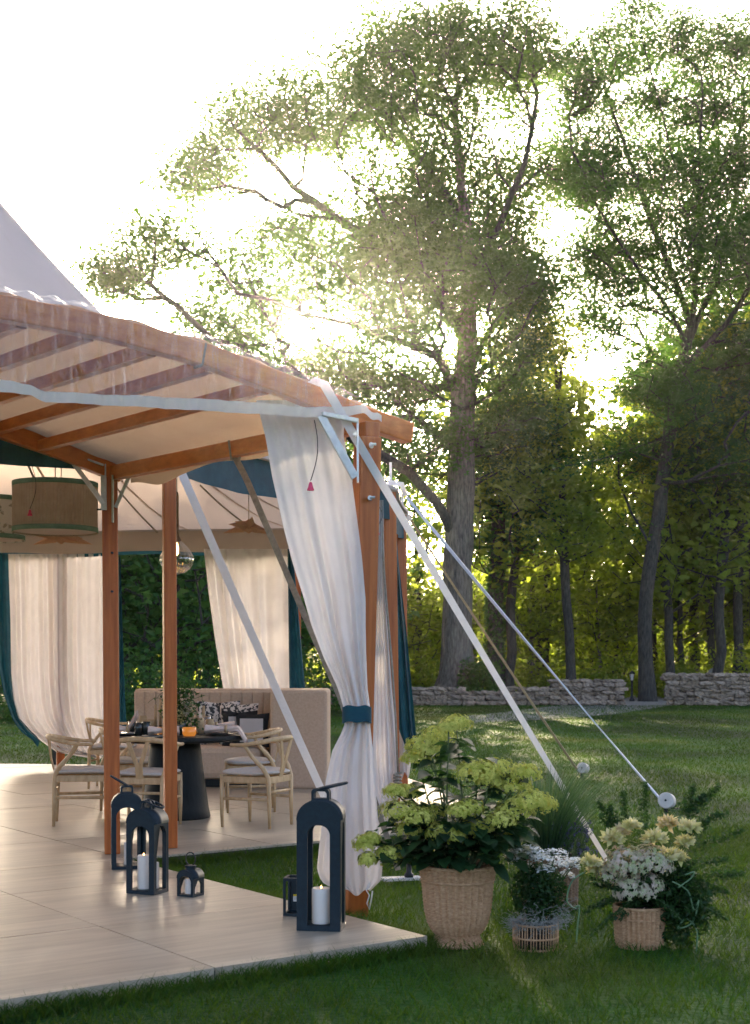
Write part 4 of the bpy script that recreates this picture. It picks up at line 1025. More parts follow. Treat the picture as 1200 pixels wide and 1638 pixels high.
soil(bk4, fb, .115, .18)
rb = G(880, 1452, 0)
bk3 = woven('wicker basket of tall ornamental grass behind the white flowers', rb, [(.15,0),(.155,.03),(.158,.15),(.165,.30)], 30, 30, bands=((.30,.166,.009),), m='wicker_dark')
soil(bk3, rb, .15, .27)
lb2 = G(857, 1517, 0)
t = thing('open_basket', 'small open stick basket packed with grey moss and white flowers', 'basket', lb2)
br_ = .112
for z, th in ((.008,.005),(.062,.005),(.128,.006)):
    g = MB(); g.tube([(lb2.x+br_*math.cos(a), lb2.y+br_*math.sin(a), z) for a in np.linspace(0,6.2832,60)], th, 6, cap=False); part('hoop', g, 'wicker', t, smooth=True)
for k in range(46):
    a = 2*math.pi*k/46 + random.uniform(-.02,.02); g = MB(); g.tube([(lb2.x+br_*math.cos(a)*1.01, lb2.y+br_*math.sin(a)*1.01, .0), (lb2.x+br_*math.cos(a+.01)*1.01, lb2.y+br_*math.sin(a+.01)*1.01, .134)], .0032, 5); part('stick', g, 'wicker', t, smooth=True)
g = MB(); g.lathe([(.085,.005),(.092,.06),(.09,.12),(0,.125)], lb2, 20); part('liner_pot', g, 'soil', t)

# ================================================================== plants
rng = np.random.default_rng(11)
def big_leaves(items, seed=0):
    """items: (pos, dir, length, width, droop). ovate folded leaves, 8 faces each"""
    V_, F_ = [], []
    r_ = random.Random(seed)
    for (p, d, L_, W_, dr) in items:
        p = Vector(p); d = Vector(d).normalized(); sd_ = d.cross(Vector((0,0,1)))
        if sd_.length < .05: sd_ = Vector((1,0,0))
        sd_.normalize(); sd_ = (sd_ + Vector((r_.uniform(-.3,.3), r_.uniform(-.3,.3), r_.uniform(-.35,.35)))).normalized(); up = sd_.cross(d).normalized(); n0 = len(V_)
        ws = (.0,.62,1.0,.80,.0); xs = (0,.18,.42,.72,1.0)
        for k in range(5):
            q = p + d*(L_*xs[k]) - Vector((0,0,1))*(dr*L_*xs[k]**2); w_ = W_*ws[k]*.5
            V_ += [q - sd_*w_ + up*w_*.30, q, q + sd_*w_ + up*w_*.30]
        for k in range(4):
            a = n0+3*k; F_ += [(a,a+1,a+4,a+3),(a+1,a+2,a+5,a+4)]
    return V_, F_
def bloom_head(c, r, rng, n=150, flat=.7, size=.018, lumpy=.16, radial=0):
    d = rng.normal(size=(n,3)); d[:,2] = np.abs(d[:,2])*1.0 - .25; d /= np.linalg.norm(d,axis=1,keepdims=True)
    lump = 1 + lumpy*np.sin(d[:,0]*7+c[0]*40)*np.cos(d[:,1]*6+c[2]*30)
    p = np.array(c) + d*r*lump[:,None]*np.array([1,1,flat])*(.84+.24*rng.random((n,1)))
    # four petals each: two crossed rhombs
    a = np.cross(d, rng.normal(size=(n,3))); a /= np.linalg.norm(a,axis=1,keepdims=True); b_ = np.cross(d,a)
    if radial:
        p = p - d*r*.25; a = a*(1-radial) + d*radial; a /= np.linalg.norm(a,axis=1,keepdims=True)
    s = size*(.7+.6*rng.random((n,1))); vs_, fs_ = [], []
    for (e, f_) in ((a,b_),(b_,-a)) if not radial else ((a*1.3,b_*1.5),):
        v = np.stack([p-e*s, p+f_*s*.38+d*s*.2, p+e*s, p-f_*s*.38+d*s*.2],1).reshape(-1,3); vs_.append(v)
    v = np.concatenate(vs_); f = np.arange(len(v)).reshape(-1,4); return v, f
# hydrangea
base = Vector((ub.x, ub.y, .38))
hyd = thing('hydrangea', 'leafy hydrangea with lime green flower heads in the wicker urn', 'plant', base)
heads = [(718,1165,1,20),(690,1205,1,20),(676,1195,.9,30),(730,1160,1.0,26),(665,1215,.85,26),(700,1180,1.05,30),(650,1270,.7,24),(632,1268,.6,22),(640,1300,.65,34),(668,1310,.75,30),(690,1300,.7,26),(655,1330,.6,24),(735,1300,.8,24),(765,1240,1.0,40),(800,1235,1.05,34),(820,1260,1.0,34),(785,1250,.9,26),(750,1295,.75,26),(772,1325,.7,24),(770,1345,.62,24),(800,1315,.7,26),(825,1300,.8,34),(850,1285,.85,34),(868,1290,.85,26),(595,1345,.5,16),(583,1352,.45,20),(588,1378,.42,16),(622,1370,.5,24),(745,1330,.6,26),(725,1340,.62,22),(840,1240,1.0,28),(700,1335,.6,22),(815,1345,.6,20)]
hv = []; leaves = []; stems = MB(); r_ = random.Random(4)
for i, (x, y, dpt, rp) in enumerate(heads):
    D = ub.y + r_.uniform(-.20,.16) + (.05 if y < 1260 else -.03); c = P(x, y, D); r = rp/F*D*.92
    v, f = bloom_head(c, r, rng, n=int(140+rp*9), flat=.68 if y < 1330 else .95, size=.0105); np_obj('flower_head', v, f, 'hyd_bloom', hyd)
    s0 = base + Vector((r_.uniform(-.08,.08), r_.uniform(-.08,.08), -.02)); mid = s0.lerp(c, .5) + Vector((0,0,.08)); pts = []
    for k in range(9):
        q = k/8; pts.append(s0*(1-q)**2 + mid*2*q*(1-q) + c*q*q)
    stems.tube(pts, [.006]*5+[.004]*4, 5)
    for k in (3,4,5,6,7):
        for s in (-1,1):
            if r_.random() < .9:
                d = Vector((s*r_.uniform(.4,1), r_.uniform(-.9,.6), r_.uniform(-.1,.5))); leaves.append((pts[k]+Vector((0,0,r_.uniform(-.02,.02))), d, r_.uniform(.07,.125), r_.uniform(.055,.085), r_.uniform(.1,.6)))
for k in range(300):
    a = r_.uniform(0,6.283); rr = .27*math.sqrt(r_.random()); z = r_.uniform(.47,.70)*(1-.12*rr/.27); rr *= 1.1 - .35*abs(z-.55)/.2*0
    p = Vector((ub.x+.02+rr*math.cos(a)*1.15, ub.y+rr*math.sin(a)*.9, z)); leaves.append((p, Vector((math.cos(a)+r_.uniform(-.5,.5), math.sin(a)+r_.uniform(-.7,.3), r_.uniform(-.3,.4))), r_.uniform(.08,.125), r_.uniform(.06,.085), r_.uniform(.1,.45)))
for (x, y, L_, dx) in ((735,1195,.10,.5),(745,1205,.11,-.6),(725,1215,.10,.9),(715,1205,.09,-.8),(770,1215,.09,.9),(690,1240,.11,-.4),(700,1250,.12,.6),(680,1262,.11,-.7),(790,1245,.11,.4),(805,1240,.10,.8),(680,1290,.10,-.5),(740,1260,.11,.3),(603,1330,.07,-.5),(600,1360,.07,.4),(605,1375,.06,.5)):
    leaves.append((P(x, y, ub.y-.05), Vector((dx,-.5,.25)), L_*1.15, L_*.85, .5))
part('stems', stems, 'stem', hyd, smooth=True)
v, f = big_leaves(leaves, 1); mesh_obj('foliage', v, f, 'hyd_leaf', hyd, smooth=True)
# yarrow in the small open basket
base = Vector((lb2.x, lb2.y, .12)); yar = thing('yarrow_plant', 'bushy plant with flat white flower clusters in the small open basket', 'plant', base)
stems = MB(); fl_pts = []
for (x, y, w_) in ((823,1368,14),(848,1362,16),(868,1375,14),(835,1375,18),(853,1390,14),(858,1372,12),(872,1392,10),(888,1366,14),(898,1378,16),(912,1388,12),(892,1385,12),(905,1402,10),(858,1412,9),(840,1360,10),(826,1380,10),(920,1380,10)):
    D = lb2.y + r_.uniform(-.08,.12); c = P(x, y, D); s0 = base + Vector((r_.uniform(-.05,.05), r_.uniform(-.05,.05), 0))
    stems.tube([s0, s0.lerp(c,.6)+Vector((0,0,.02)), c], .003, 5); n = 140; w_ = w_/F*D*1.45
    a = rng.random(n)*6.283; q = np.sqrt(rng.random(n)); p = np.array(c) + np.stack([w_*q*np.cos(a), w_*q*np.sin(a), .005*rng.normal(size=n)+.022*(1-q*q)],1)
    v, f = leaf_quads(p, .014, rng, up=2.0, elong=1.1); np_obj('flower_cluster', v, f, 'yarrow', yar)
part('stems', stems, 'stem', yar)
n = 2600; d = rng.normal(size=(n,3)); d /= np.linalg.norm(d,axis=1,keepdims=True); q = rng.random((n,1))**.4
pts = np.array([lb2.x+.02, lb2.y+.02, .28]) + d*q*np.array([.15,.14,.15]); v, f = leaf_quads(pts, .028, rng, up=.3, elong=3); np_obj('foliage', v, f, 'fern', yar)
# grey moss tufts
ms = thing('grey_moss', 'wispy grey moss spilling over the small open basket', 'moss', Vector((lb2.x,lb2.y,.13)))
g = MB()
for k in range(420):
    a = r_.uniform(0,6.283); rr = r_.uniform(.07,.125); p = Vector((lb2.x+rr*math.cos(a), lb2.y+rr*math.sin(a), .135+r_.uniform(-.01,.02)))
    if r_.random() < .3: p += Vector((.05, -.04, r_.uniform(0,.10)))
    if r_.random() < .12 and math.cos(a) < -.3: p.z -= .05
    pts = [p]
    for j in range(5): pts.append(pts[-1] + Vector((r_.uniform(-.018,.018)+.006*math.cos(a), r_.uniform(-.018,.018)+.006*math.sin(a), r_.uniform(-.016,.012))))
    g.tube(pts, .0011, 3, cap=False)
part('strands', g, 'moss_grey', ms)
# ornamental grass with lavender
base = Vector((rb.x, rb.y, .28)); reed = thing('ornamental_grass', 'tall wispy ornamental grass rising from the rear basket', 'plant', base)
def blades_mesh(roots, dirs, lens, wid, segs, droop, rng):
    n = len(roots); V_ = np.zeros((n, segs*2+1, 3)); side = np.cross(dirs, np.array([0,0,1.0])) + 1e-6*rng.normal(size=(n,3)); side /= np.linalg.norm(side,axis=1,keepdims=True)
    ang = rng.random(n)*3.14; s2 = np.cross(dirs, side); side = side*np.cos(ang)[:,None] + s2*np.sin(ang)[:,None]; side[:,2] *= .3
    hd = dirs.copy(); hd[:,2] = 0; hn = np.linalg.norm(hd,axis=1,keepdims=True)+1e-6; hd = hd/hn
    for k in range(segs+1):
        t = k/segs; c = roots + dirs*(lens*t)[:,None] + hd*(lens*droop*t*t)[:,None]; c[:,2] -= lens*droop*.8*t**3
        if k < segs: w_ = wid*(1-.75*t); V_[:,2*k] = c - side*w_[:,None]/2; V_[:,2*k+1] = c + side*w_[:,None]/2
        else: V_[:,2*segs] = c
    m = segs*2+1; off = (np.arange(n)*m)[:,None]; fs_ = [off + np.array([[2*k,2*k+1,2*k+3,2*k+2]]) for k in range(segs-1)]
    tri = off + np.array([[2*segs-2,2*segs-1,2*segs,2*segs]])
    return V_.reshape(-1,3), (np.concatenate(fs_) if fs_ else None), tri
def tri_quads(parts_v, quads, tris):
    return quads, tris
def blade_obj(name, roots, dirs, lens, wid, segs, droop, rng, m, parent=None):
    v, q, tr = blades_mesh(roots, dirs, lens, wid, segs, droop, rng)
    me = bpy.data.meshes.new(name)
    if parent is not None: L = wloc(parent); v = v - np.array([L.x,L.y,L.z])
    v = v.astype(np.float32); tri = tr[:,:3].astype(np.int32); nq = 0 if q is None else len(q); ntr = len(tri)
    me.vertices.add(len(v)); me.vertices.foreach_set('co', v.ravel())
    loops = np.concatenate([q.astype(np.int32).ravel() if nq else np.zeros(0,np.int32), tri.ravel()]); me.loops.add(len(loops)); me.loops.foreach_set('vertex_index', loops)
    me.polygons.add(nq+ntr); st = np.concatenate([np.arange(nq)*4, nq*4+np.arange(ntr)*3]).astype(np.int32); tot = np.concatenate([np.full(nq,4),np.full(ntr,3)]).astype(np.int32)
    me.polygons.foreach_set('loop_start', st); me.polygons.foreach_set('loop_total', tot); me.update(calc_edges=True); me.validate()
    me.materials.append(M[m]); o = bpy.data.objects.new(name, me); link(o, parent); return o
n = 900; a = rng.random(n)*6.283; rr = .10*np.sqrt(rng.random(n)); roots = np.stack([rb.x-.02+rr*np.cos(a), rb.y+rr*np.sin(a), np.full(n,.28)],1)
lean = np.abs(rng.normal(size=n))*.28; dirs = np.stack([lean*np.cos(a), lean*np.sin(a), np.ones(n)],1); dirs /= np.linalg.norm(dirs,axis=1,keepdims=True)
blade_obj('blades', roots, dirs, .30+.50*rng.random(n)**.8, np.full(n,.0065), 6, .28, rng, 'reed', reed)
lav = thing('lavender_plant', 'sprigs of purple lavender beside the ornamental grass', 'plant', Vector((rb.x+.1,rb.y-.06,.28)))
stems = MB(); spk = []
for k in range(90):
    a = r_.uniform(0,6.283); rr = .10*math.sqrt(r_.random()); p = Vector((rb.x+.09+rr*math.cos(a), rb.y-.06+rr*math.sin(a)*.8, .27)); h = r_.uniform(.05,.24)
    q = p + Vector((r_.uniform(-.05,.10), r_.uniform(-.06,.03), h)); stems.tube([p,q], .0018, 4, cap=False)
    for j in range(7): spk.append(q + Vector((r_.gauss(0,.006), r_.gauss(0,.006), -.006*j+.02)))
part('stems', stems, 'stem', lav); v, f = leaf_quads(np.array([tuple(q) for q in spk]), .016, rng); np_obj('flower_spikes', v, f, 'lavender', lav)
# arrangement in the right basket
base = Vector((fb.x, fb.y, .19)); arr = thing('flower_arrangement', 'arrangement of cream roses, pale pink hydrangea, ferns and curling stems', 'flowers', base)
for (x, y, r, n, m, sz) in ((1000,1385,34,300,'pink_hyd',.017),(1040,1385,34,300,'pink_hyd',.017),(1012,1425,30,260,'pink_hyd',.017),(1035,1420,28,230,'pink_hyd',.017),(975,1400,20,150,'pink_hyd',.015)):
    c = P(x, y, fb.y-.10+r_.uniform(-.03,.05)); v, f = bloom_head(c, r/F*fb.y, rng, n=n, flat=.95, size=sz); np_obj('hydrangea_head', v, f, m, arr)
def rose(x, y, rp, D, m):
    c = P(x, y, D); r = rp/F*D; V_, F_ = [], []; ax = Vector((r_.uniform(-.3,.3), -1, r_.uniform(.2,.9))).normalized(); s0 = ax.cross(Vector((1,0,.1))).normalized(); s1 = ax.cross(s0)
    for lay, (rr, cnt, tilt) in enumerate(((1.0,7,.15),(.75,6,.5),(.5,5,.85),(.28,3,1.15))):
        for k in range(cnt):
            a = 6.283*k/cnt + lay*.5 + r_.uniform(-.15,.15); d = s0*math.cos(a)+s1*math.sin(a); tg = -s0*math.sin(a)+s1*math.cos(a); n0 = len(V_)
            for i in range(4):
                q = i/3; pr = rr*r*math.sin(q*1.5+.05); ph_ = r*(.55*q*q*tilt*1.6 + .05*lay - .1*q*(1-tilt)); w_ = r*(.18+.50*math.sin(min(q*1.2+.2,1)*2.2))*rr
                for j in (-1,0,1): V_.append(c + d*(pr - (abs(j)*.05*r)) + tg*(w_*j) + ax*(ph_ + .10*r*abs(j)))
            for i in range(3):
                for j in range(2): b0 = n0+i*3+j; F_.append((b0,b0+1,b0+4,b0+3))
    mesh_obj('rose_head', V_, F_, m, arr, smooth=True)
for (x, y, rp) in ((980,1342,17),(1047,1343,21),(1068,1318,16),(1103,1325,17),(1072,1370,20),(1096,1348,14),(957,1392,19),(945,1380,14),(1085,1372,14),(1010,1322,13),(992,1330,13)):
    c = P(x, y, fb.y+r_.uniform(-.14,-.02)); v, f = bloom_head(c, rp/F*fb.y*.85, rng, n=130, flat=.8, size=.021, lumpy=.3, radial=.75); np_obj('rose_head', v, f, r_.choice(('rose','rose','rose_peach')), arr)
fr_pts = []; stems = MB()
for k in range(46):
    a = r_.uniform(0,6.283); el = r_.uniform(-.25,1.2); L_ = r_.uniform(.20,.36); d = Vector((math.cos(a)*math.cos(el)*1.1, math.sin(a)*math.cos(el)*.7, math.sin(el)*.85)); p = base + Vector((.03,0,.06)); pts = []
    for j in range(16):
        q = j/15; s_ = p + d*(L_*q) + Vector((0,0,-.16*q*q*L_*(2.2 if el < .3 else .6))); pts.append(s_)
        if j > 3:
            sd_ = d.cross(Vector((0,0,1))).normalized()
            for s in (-1,1):
                for m_ in range(5): fr_pts.append(s_ + sd_*s*(.010*m_)*(1.15-q) + Vector((r_.gauss(0,.004), r_.gauss(0,.004), r_.gauss(0,.004)-.002*m_)))
    stems.tube(pts, .0022, 4, cap=False)
for (x, y, dx, dz, L_) in ((1000,1310,-.08,1,.2),(1030,1300,.05,1,.22),(985,1320,-.3,1,.16),(1110,1330,.9,.75,.22),(1115,1320,.9,.4,.24),(1105,1290,.8,.7,.14),(1120,1380,1,.15,.2),(1130,1420,1,-.2,.16),(1138,1345,1,.35,.24),(1145,1400,1,.05,.2),(1098,1290,.35,1,.16),(972,1312,-.45,1,.15),(1120,1290,.7,.8,.2),(1125,1450,.9,-.5,.18)):
    p = P(x, y, fb.y); d = Vector((dx,-.1,dz)).normalized(); sd_ = Vector((d.z,0,-d.x))
    for j in range(26):
        q = j/25; s_ = p + d*(L_*(q-.3))
        for m_ in range(10): fr_pts.append(s_ + sd_*r_.gauss(0,.022)*(1.2-q) + Vector((0,r_.gauss(0,.015),r_.gauss(0,.004))))
part('stems', stems, 'stem', arr)
v, f = leaf_quads(np.array([tuple(q) for q in fr_pts]), .022, rng, up=.2, elong=2.6); np_obj('fern_foliage', v, f, 'fern', arr)
n = 2600; d = rng.normal(size=(n,3)); d /= np.linalg.norm(d,axis=1,keepdims=True); q = rng.random((n,1))**.45
pts = np.array([fb.x+.10, fb.y+.08, .33]) + d*q*np.array([.22,.16,.17]); v, f = leaf_quads(pts, .038, rng, up=.3, elong=2.4); np_obj('foliage', v, f, 'fern', arr)
n = 2600; d = rng.normal(size=(n,3)); d /= np.linalg.norm(d,axis=1,keepdims=True); q = rng.random((n,1))**.5
pts = np.array([fb.x+.20, fb.y-.02, .20]) + d*q*np.array([.17,.14,.20]); pts[:,2] = np.maximum(pts[:,2], .02); v, f = leaf_quads(pts, .034, rng, up=.3, elong=3); np_obj('foliage', v, f, 'fern', arr)
for (x0, y0, pts_) in ((0,0,[(935,1395),(915,1410),(907,1440),(918,1452),(927,1450),(924,1480),(922,1510)]),(0,0,[(1075,1410),(1100,1425),(1110,1455),(1118,1440),(1108,1475),(1085,1485),(1098,1470),(1115,1490),(1112,1535)]),(0,0,[(1085,1420),(1105,1405),(1110,1395),(1095,1400)])):
    g = MB(); ctrl = [P(x, y, fb.y-.12) for x, y in pts_]; out = []
    for k in range(len(ctrl)-1):
        p0, p1q, p2q, p3q = ctrl[max(k-1,0)], ctrl[k], ctrl[k+1], ctrl[min(k+2,len(ctrl)-1)]
        for j in range(8):
            s = j/8; out.append(.5*((2*p1q)+(p2q-p0)*s+(2*p0-5*p1q+4*p2q-p3q)*s*s+(-p0+3*p1q-3*p2q+p3q)*s**3))
    g.tube(out, .004, 5); part('curling_stem', g, 'scape', arr, smooth=True)
# ================================================================== dry stone walls
def stone_mesh(seed):
    rg = np.random.default_rng(seed); g = MB(); n = 5; vs_ = {}; V_ = []; F_ = []
    def vid(p):
        k = tuple(np.round(p,4))
        if k not in vs_:
            q = np.array(p, float); r = np.abs(q)**4; nrm = (r.sum())**.25; q = q/nrm*.5*1.05
            vs_[k] = len(V_); V_.append(q)
        return vs_[k]
    m = 3
    for ax in range(3):
        for s in (-1,1):
            for i in range(m):
                for j in range(m):
                    qs = []
                    for (a, b_) in ((i,j),(i+1,j),(i+1,j+1),(i,j+1)):
                        p = [0,0,0]; p[ax] = s; p[(ax+1)%3] = 2*a/m-1; p[(ax+2)%3] = 2*b_/m-1; qs.append(vid(p))
                    F_.append(tuple(qs) if s > 0 else tuple(reversed(qs)))
    V_ = np.array(V_); V_ += rg.normal(size=V_.shape)*np.array([.085,.07,.11]); 
    me = bpy.data.meshes.new('stone'); me.from_pydata([tuple(q) for q in V_], [], F_); me.update(); me.materials.append(M['stone']); return me
stones = [stone_mesh(s) for s in range(14)]
def stone_wall(label, xa, xb, D0, D1, hfun, depth, seed, ch=(.10,.19), lw=(.20,.55)):
    r_ = random.Random(seed); a = P(xa,HZ,D0); b_ = P(xb,HZ,D1); a.z = b_.z = 0; d = (b_-a); L_ = d.length; d.normalize(); nrm = Vector((d.y,-d.x,0)); rz = math.atan2(d.y,d.x)
    t = thing('stone_wall', label, 'stone wall', ((a.x+b_.x)/2,(a.y+b_.y)/2,0)); loc0 = t.location.copy()
    hmax = max(hfun(k/40) for k in range(41)); z = 0.0; cnt = 0
    while z < hmax:
        hc = r_.uniform(*ch)*(1.5 if z < .12 else 1); s = r_.uniform(-.2,0)
        while s < L_:
            w_ = r_.uniform(*lw); u = (s+w_/2)/L_; hh = hfun(min(1,max(0,u)))
            if z + hc*.6 < hh and s+w_/2 > 0 and s+w_/2 < L_+.1:
                o = bpy.data.objects.new('stone', r_.choice(stones)); link(o, t)
                p = a + d*(s+w_/2) + Vector((0,0,z+hc/2)) + nrm*(depth*.2 + r_.uniform(-.04,.09)); o.location = p - loc0
                o.scale = (w_*r_.uniform(.93,1.0), depth*.65, hc*r_.uniform(.86,1.02)); o.rotation_euler = (r_.uniform(-.2,.2), r_.uniform(-.16,.16), rz + r_.uniform(-.12,.12)); cnt += 1
            s += w_*.97
        z += hc*.92
    g = MB(); vv = []; n = 24
    for k in range(n):
        u = k/(n-1); q = a + d*(L_*u); h = max(.05, hfun(u)-.10)
        vv += [q-nrm*depth*.5, q+nrm*depth*.16, q+nrm*depth*.16+Vector((0,0,h)), q-nrm*depth*.5+Vector((0,0,h))]
    ff = []
    for k in range(n-1):
        for c in range(4): ff.append((k*4+c, (k+1)*4+c, (k+1)*4+(c+1)%4, k*4+(c+1)%4))
    ff += [(0,1,2,3), tuple(reversed(range((n-1)*4, n*4)))]
    g.add(vv, ff); part('rubble_core', g, 'rubble', t); return cnt
WD = 46.6
def hl(u): return .56 + .03*math.sin(u*20) if u < .74 else (.60+.30*min(1,(u-.74)/.05))
n1 = stone_wall('long low dry stone wall with a raised end beside the gravel path', 520, 990, WD, WD, hl, .5, 3)
n2 = stone_wall('taller dry stone wall beyond the gravel path opening', 1067, 1262, WD, WD-1, lambda u: 1.10+.04*math.sin(u*14), .55, 8, ch=(.10,.20))
print('stones', n1, n2)
# lamp post
lpz = G(1011,1122,0); t = thing('lamp_post', 'small black lamp post at the opening in the stone wall', 'lamp post', lpz)
sc_ = 50/F*lpz.y
g = MB(); g.lathe([(.10,0),(.10,.08),(.06,.12),(.04,.2),(.035,sc_*.62),(.06,sc_*.64),(.03,sc_*.67)], lpz, 12); part('post', g, 'iron', t, smooth=True)
for k in range(4):
    a = math.pi/4+k*math.pi/2; g = MB(); g.tube([lpz+Vector((.06*math.cos(a),.06*math.sin(a),sc_*.67)), lpz+Vector((.11*math.cos(a),.11*math.sin(a),sc_*.88))], .010, 6); part('frame_bar', g, 'iron', t)
g = MB(); g.lathe([(.05,sc_*.675),(.09,sc_*.87)], lpz, 8); part('glass', g, 'lamp_glass', t)
g = MB(); g.lathe([(.13,sc_*.88),(.11,sc_*.91),(.05,sc_*.96),(.02,sc_*.97),(.02,sc_*1.0)], lpz, 8); part('cap', g, 'iron', t)
gp = G(1145,1118,0); g = MB(); o_ = arch_outline(.62,1.25,.28,8); g.add([(gp.x+x,gp.y-.06,z) for x,z in o_]+[(gp.x+x,gp.y+.06,z) for x,z in o_], [tuple(range(len(o_))), tuple(reversed(range(len(o_),2*len(o_))))]+[(k,k+len(o_),(k+1)%len(o_)+len(o_),(k+1)%len(o_)) for k in range(len(o_))])
tag(part('standing_stone', g, 'gravestone'), 'grey round topped standing stone behind the taller stone wall', 'stone')

# ================================================================== trees
def subdivide(poly, step, wob, rg):
    out = [poly[0]]
    for a, b_ in zip(poly, poly[1:]):
        n = max(1, int((b_-a).length/step))
        for k in range(1, n+1): out.append(a.lerp(b_, k/n) + (Vector(rg.normal(size=3))*wob if k < n else Vector((0,0,0))))
    return out
def grow_tree(trunk, limbs, pts, base_r, rg, kpath=.35, tip_r=.018, exp=2.0, trunk_r_top=None, rise=.25):
    """nodes connected to the trunk by cheapest path; returns nodes, parents, radii"""
    nodes = []; par = []; plen = []
    def add(p, pa):
        nodes.append(np.array(p)); par.append(pa); plen.append(0 if pa < 0 else plen[pa]+float(np.linalg.norm(nodes[-1]-nodes[pa]))); return len(nodes)-1
    last = -1; tk = subdivide(trunk, .8, .03, rg)
    for q in tk: last = add(q, last)
    ntr = len(tk)
    for lm in limbs:
        lm = subdivide(lm, .8, .05, rg); arr_ = np.array(nodes); i = int(np.argmin(np.linalg.norm(arr_-np.array(lm[0]),axis=1))); last = i
        for q in lm[1:]: last = add(q, last)
    ax = np.array(nodes[:ntr]); dist = [float(np.min(np.linalg.norm(np.array(nodes)-p,axis=1))) for p in pts]
    arr_ = np.zeros((len(pts)*10+len(nodes)+50,3)); pl_ = np.zeros(len(arr_)); m = len(nodes); arr_[:m] = nodes; pl_[:m] = plen; lowest = trunk[-1].z*.0
    free = np.array([q.z for q in tk] + [1e9]*(m-ntr))
    tips = []
    zmin = min(p[2] for p in pts)*.75
    for idx in np.argsort(dist):
        p = pts[idx]; dd = p - arr_[:m]; dl = np.linalg.norm(dd,axis=1); slope = dd[:,2]/(dl+1e-6)
        cost = dl + kpath*pl_[:m] + np.where(slope < -.15, (-.15-slope)*dl*2.0, 0); cost[:ntr] += np.where(ax[:,2] < zmin, 6, 0)[:ntr]
        j = int(np.argmin(cost)); n = max(1, int(dl[j]/.75)); a = arr_[j].copy(); last = j
        for k in range(1, n+1):
            t = k/n; q = a + (p-a)*t; q[2] += rise*dl[j]*.18*math.sin(math.pi*t) ; 
            if k < n: q += rg.normal(size=3)*.07*min(1,dl[j])
            last = add(q, last); arr_[m] = q; pl_[m] = plen[last]; m += 1
        tips.append(last)
    N = len(nodes); acc = np.zeros(N); ch = np.zeros(N, int)
    for i in range(N):
        if par[i] >= 0: ch[par[i]] += 1
    for i in range(N-1, -1, -1):
        if acc[i] == 0: acc[i] = tip_r**exp
        if par[i] >= 0: acc[par[i]] += acc[i]
    rad = acc**(1/exp); rad *= 1.0
    k = base_r/rad[0]
    rad = np.where(rad > tip_r*1.5, tip_r + (rad-tip_r)*k, rad) if k < 1 else tip_r + (rad-tip_r)*(base_r-tip_r)/(rad[0]-tip_r)
    return np.array(nodes), par, rad, ntr
def branch_mesh(nodes, par, rad, ntr, flare=1.35, ns=7):
    V_, F_ = [], []; rg = np.random.default_rng(1)
    idx = [i for i in range(len(nodes)) if par[i] >= 0]
    n = len(idx); a = nodes[[par[i] for i in idx]]; b_ = nodes[idx]; ra = rad[[par[i] for i in idx]]; rbb = rad[idx]; 
    # child branches start no thicker than 1.25x their own end
    ra = np.minimum(ra, rbb*1.35+.004)
    z0 = nodes[0][2]
    fl = lambda p: 1 + (flare-1)*np.exp(-(p[:,2]-z0)/.7)
    ra = ra*fl(a); rbb = rbb*fl(b_)
    d = b_-a; d /= np.linalg.norm(d,axis=1,keepdims=True)+1e-9; ref = np.tile(np.array([.13,.21,.97]),(n,1)); ref[np.abs(d@np.array([.13,.21,.97])) > .95] = (1,0,0)
    s = np.cross(d,ref); s /= np.linalg.norm(s,axis=1,keepdims=True); u = np.cross(s,d)
    rings = []
    for (p, r) in ((a,ra),(b_+d*.015,rbb)):
        for k in range(ns):
            t = 2*math.pi*k/ns; rings.append(p + s*(np.cos(t)*r)[:,None] + u*(np.sin(t)*r)[:,None])
    V_ = np.stack(rings,1).reshape(-1,3); off = (np.arange(n)*2*ns)[:,None]
    F_ = np.concatenate([off + np.array([[k,(k+1)%ns,ns+(k+1)%ns,ns+k]]) for k in range(ns)]); return V_, F_
def trunk_mesh(nodes, rad, ntr, flare, ns=16):
    g = MB(); z0 = nodes[0][2]; pts = [Vector(q) for q in nodes[:ntr]]
    rr = [float(rad[i])*(1+(flare-1)*math.exp(-(pts[i].z-z0)/.8)) for i in range(ntr)]
    pts = [pts[0]-Vector((0,0,.3))]+pts; rr = [rr[0]*1.1]+rr; g.tube(pts, rr, ns); return g
def crown_leaves(nodes, par, rad, tips_thr, per, spread, size, rg, up=.5, flat=.55, elong=1.6):
    tw = np.where(rad < tips_thr)[0]; c = np.repeat(nodes[tw], per, axis=0); n = len(c)
    c = c + rg.normal(size=(n,3))*np.array([spread,spread,spread*flat]); return leaf_quads(c, size, rg, up=up, elong=elong)
def ell_points(blobs, D, spacing, rg, ddepth, tot=None):
    """blobs in pixels (x,y,rx,ry,weight) around depth D -> points (N,3)"""
    out = []; k = D/F
    for bl in blobs:
        x, y, rx, ry = bl[:4]; wt = bl[4] if len(bl) > 4 else 1.0; od = bl[5] if len(bl) > 5 else rg.uniform(-.5,.5)*ddepth; dd = min(ddepth, (rx+ry)/2*k*1.3)
        n = max(6, int(wt*(rx*k*ry*k*dd)**.75*15/spacing))
        for _ in range(n):
            d = rg.normal(size=3); d /= np.linalg.norm(d); q = rg.random()**.38
            c = P(x + d[0]*q*rx, y + d[1]*q*ry, D); out.append(np.array((c.x, D + od + d[2]*q*dd, c.z)))
    return np.array(out)
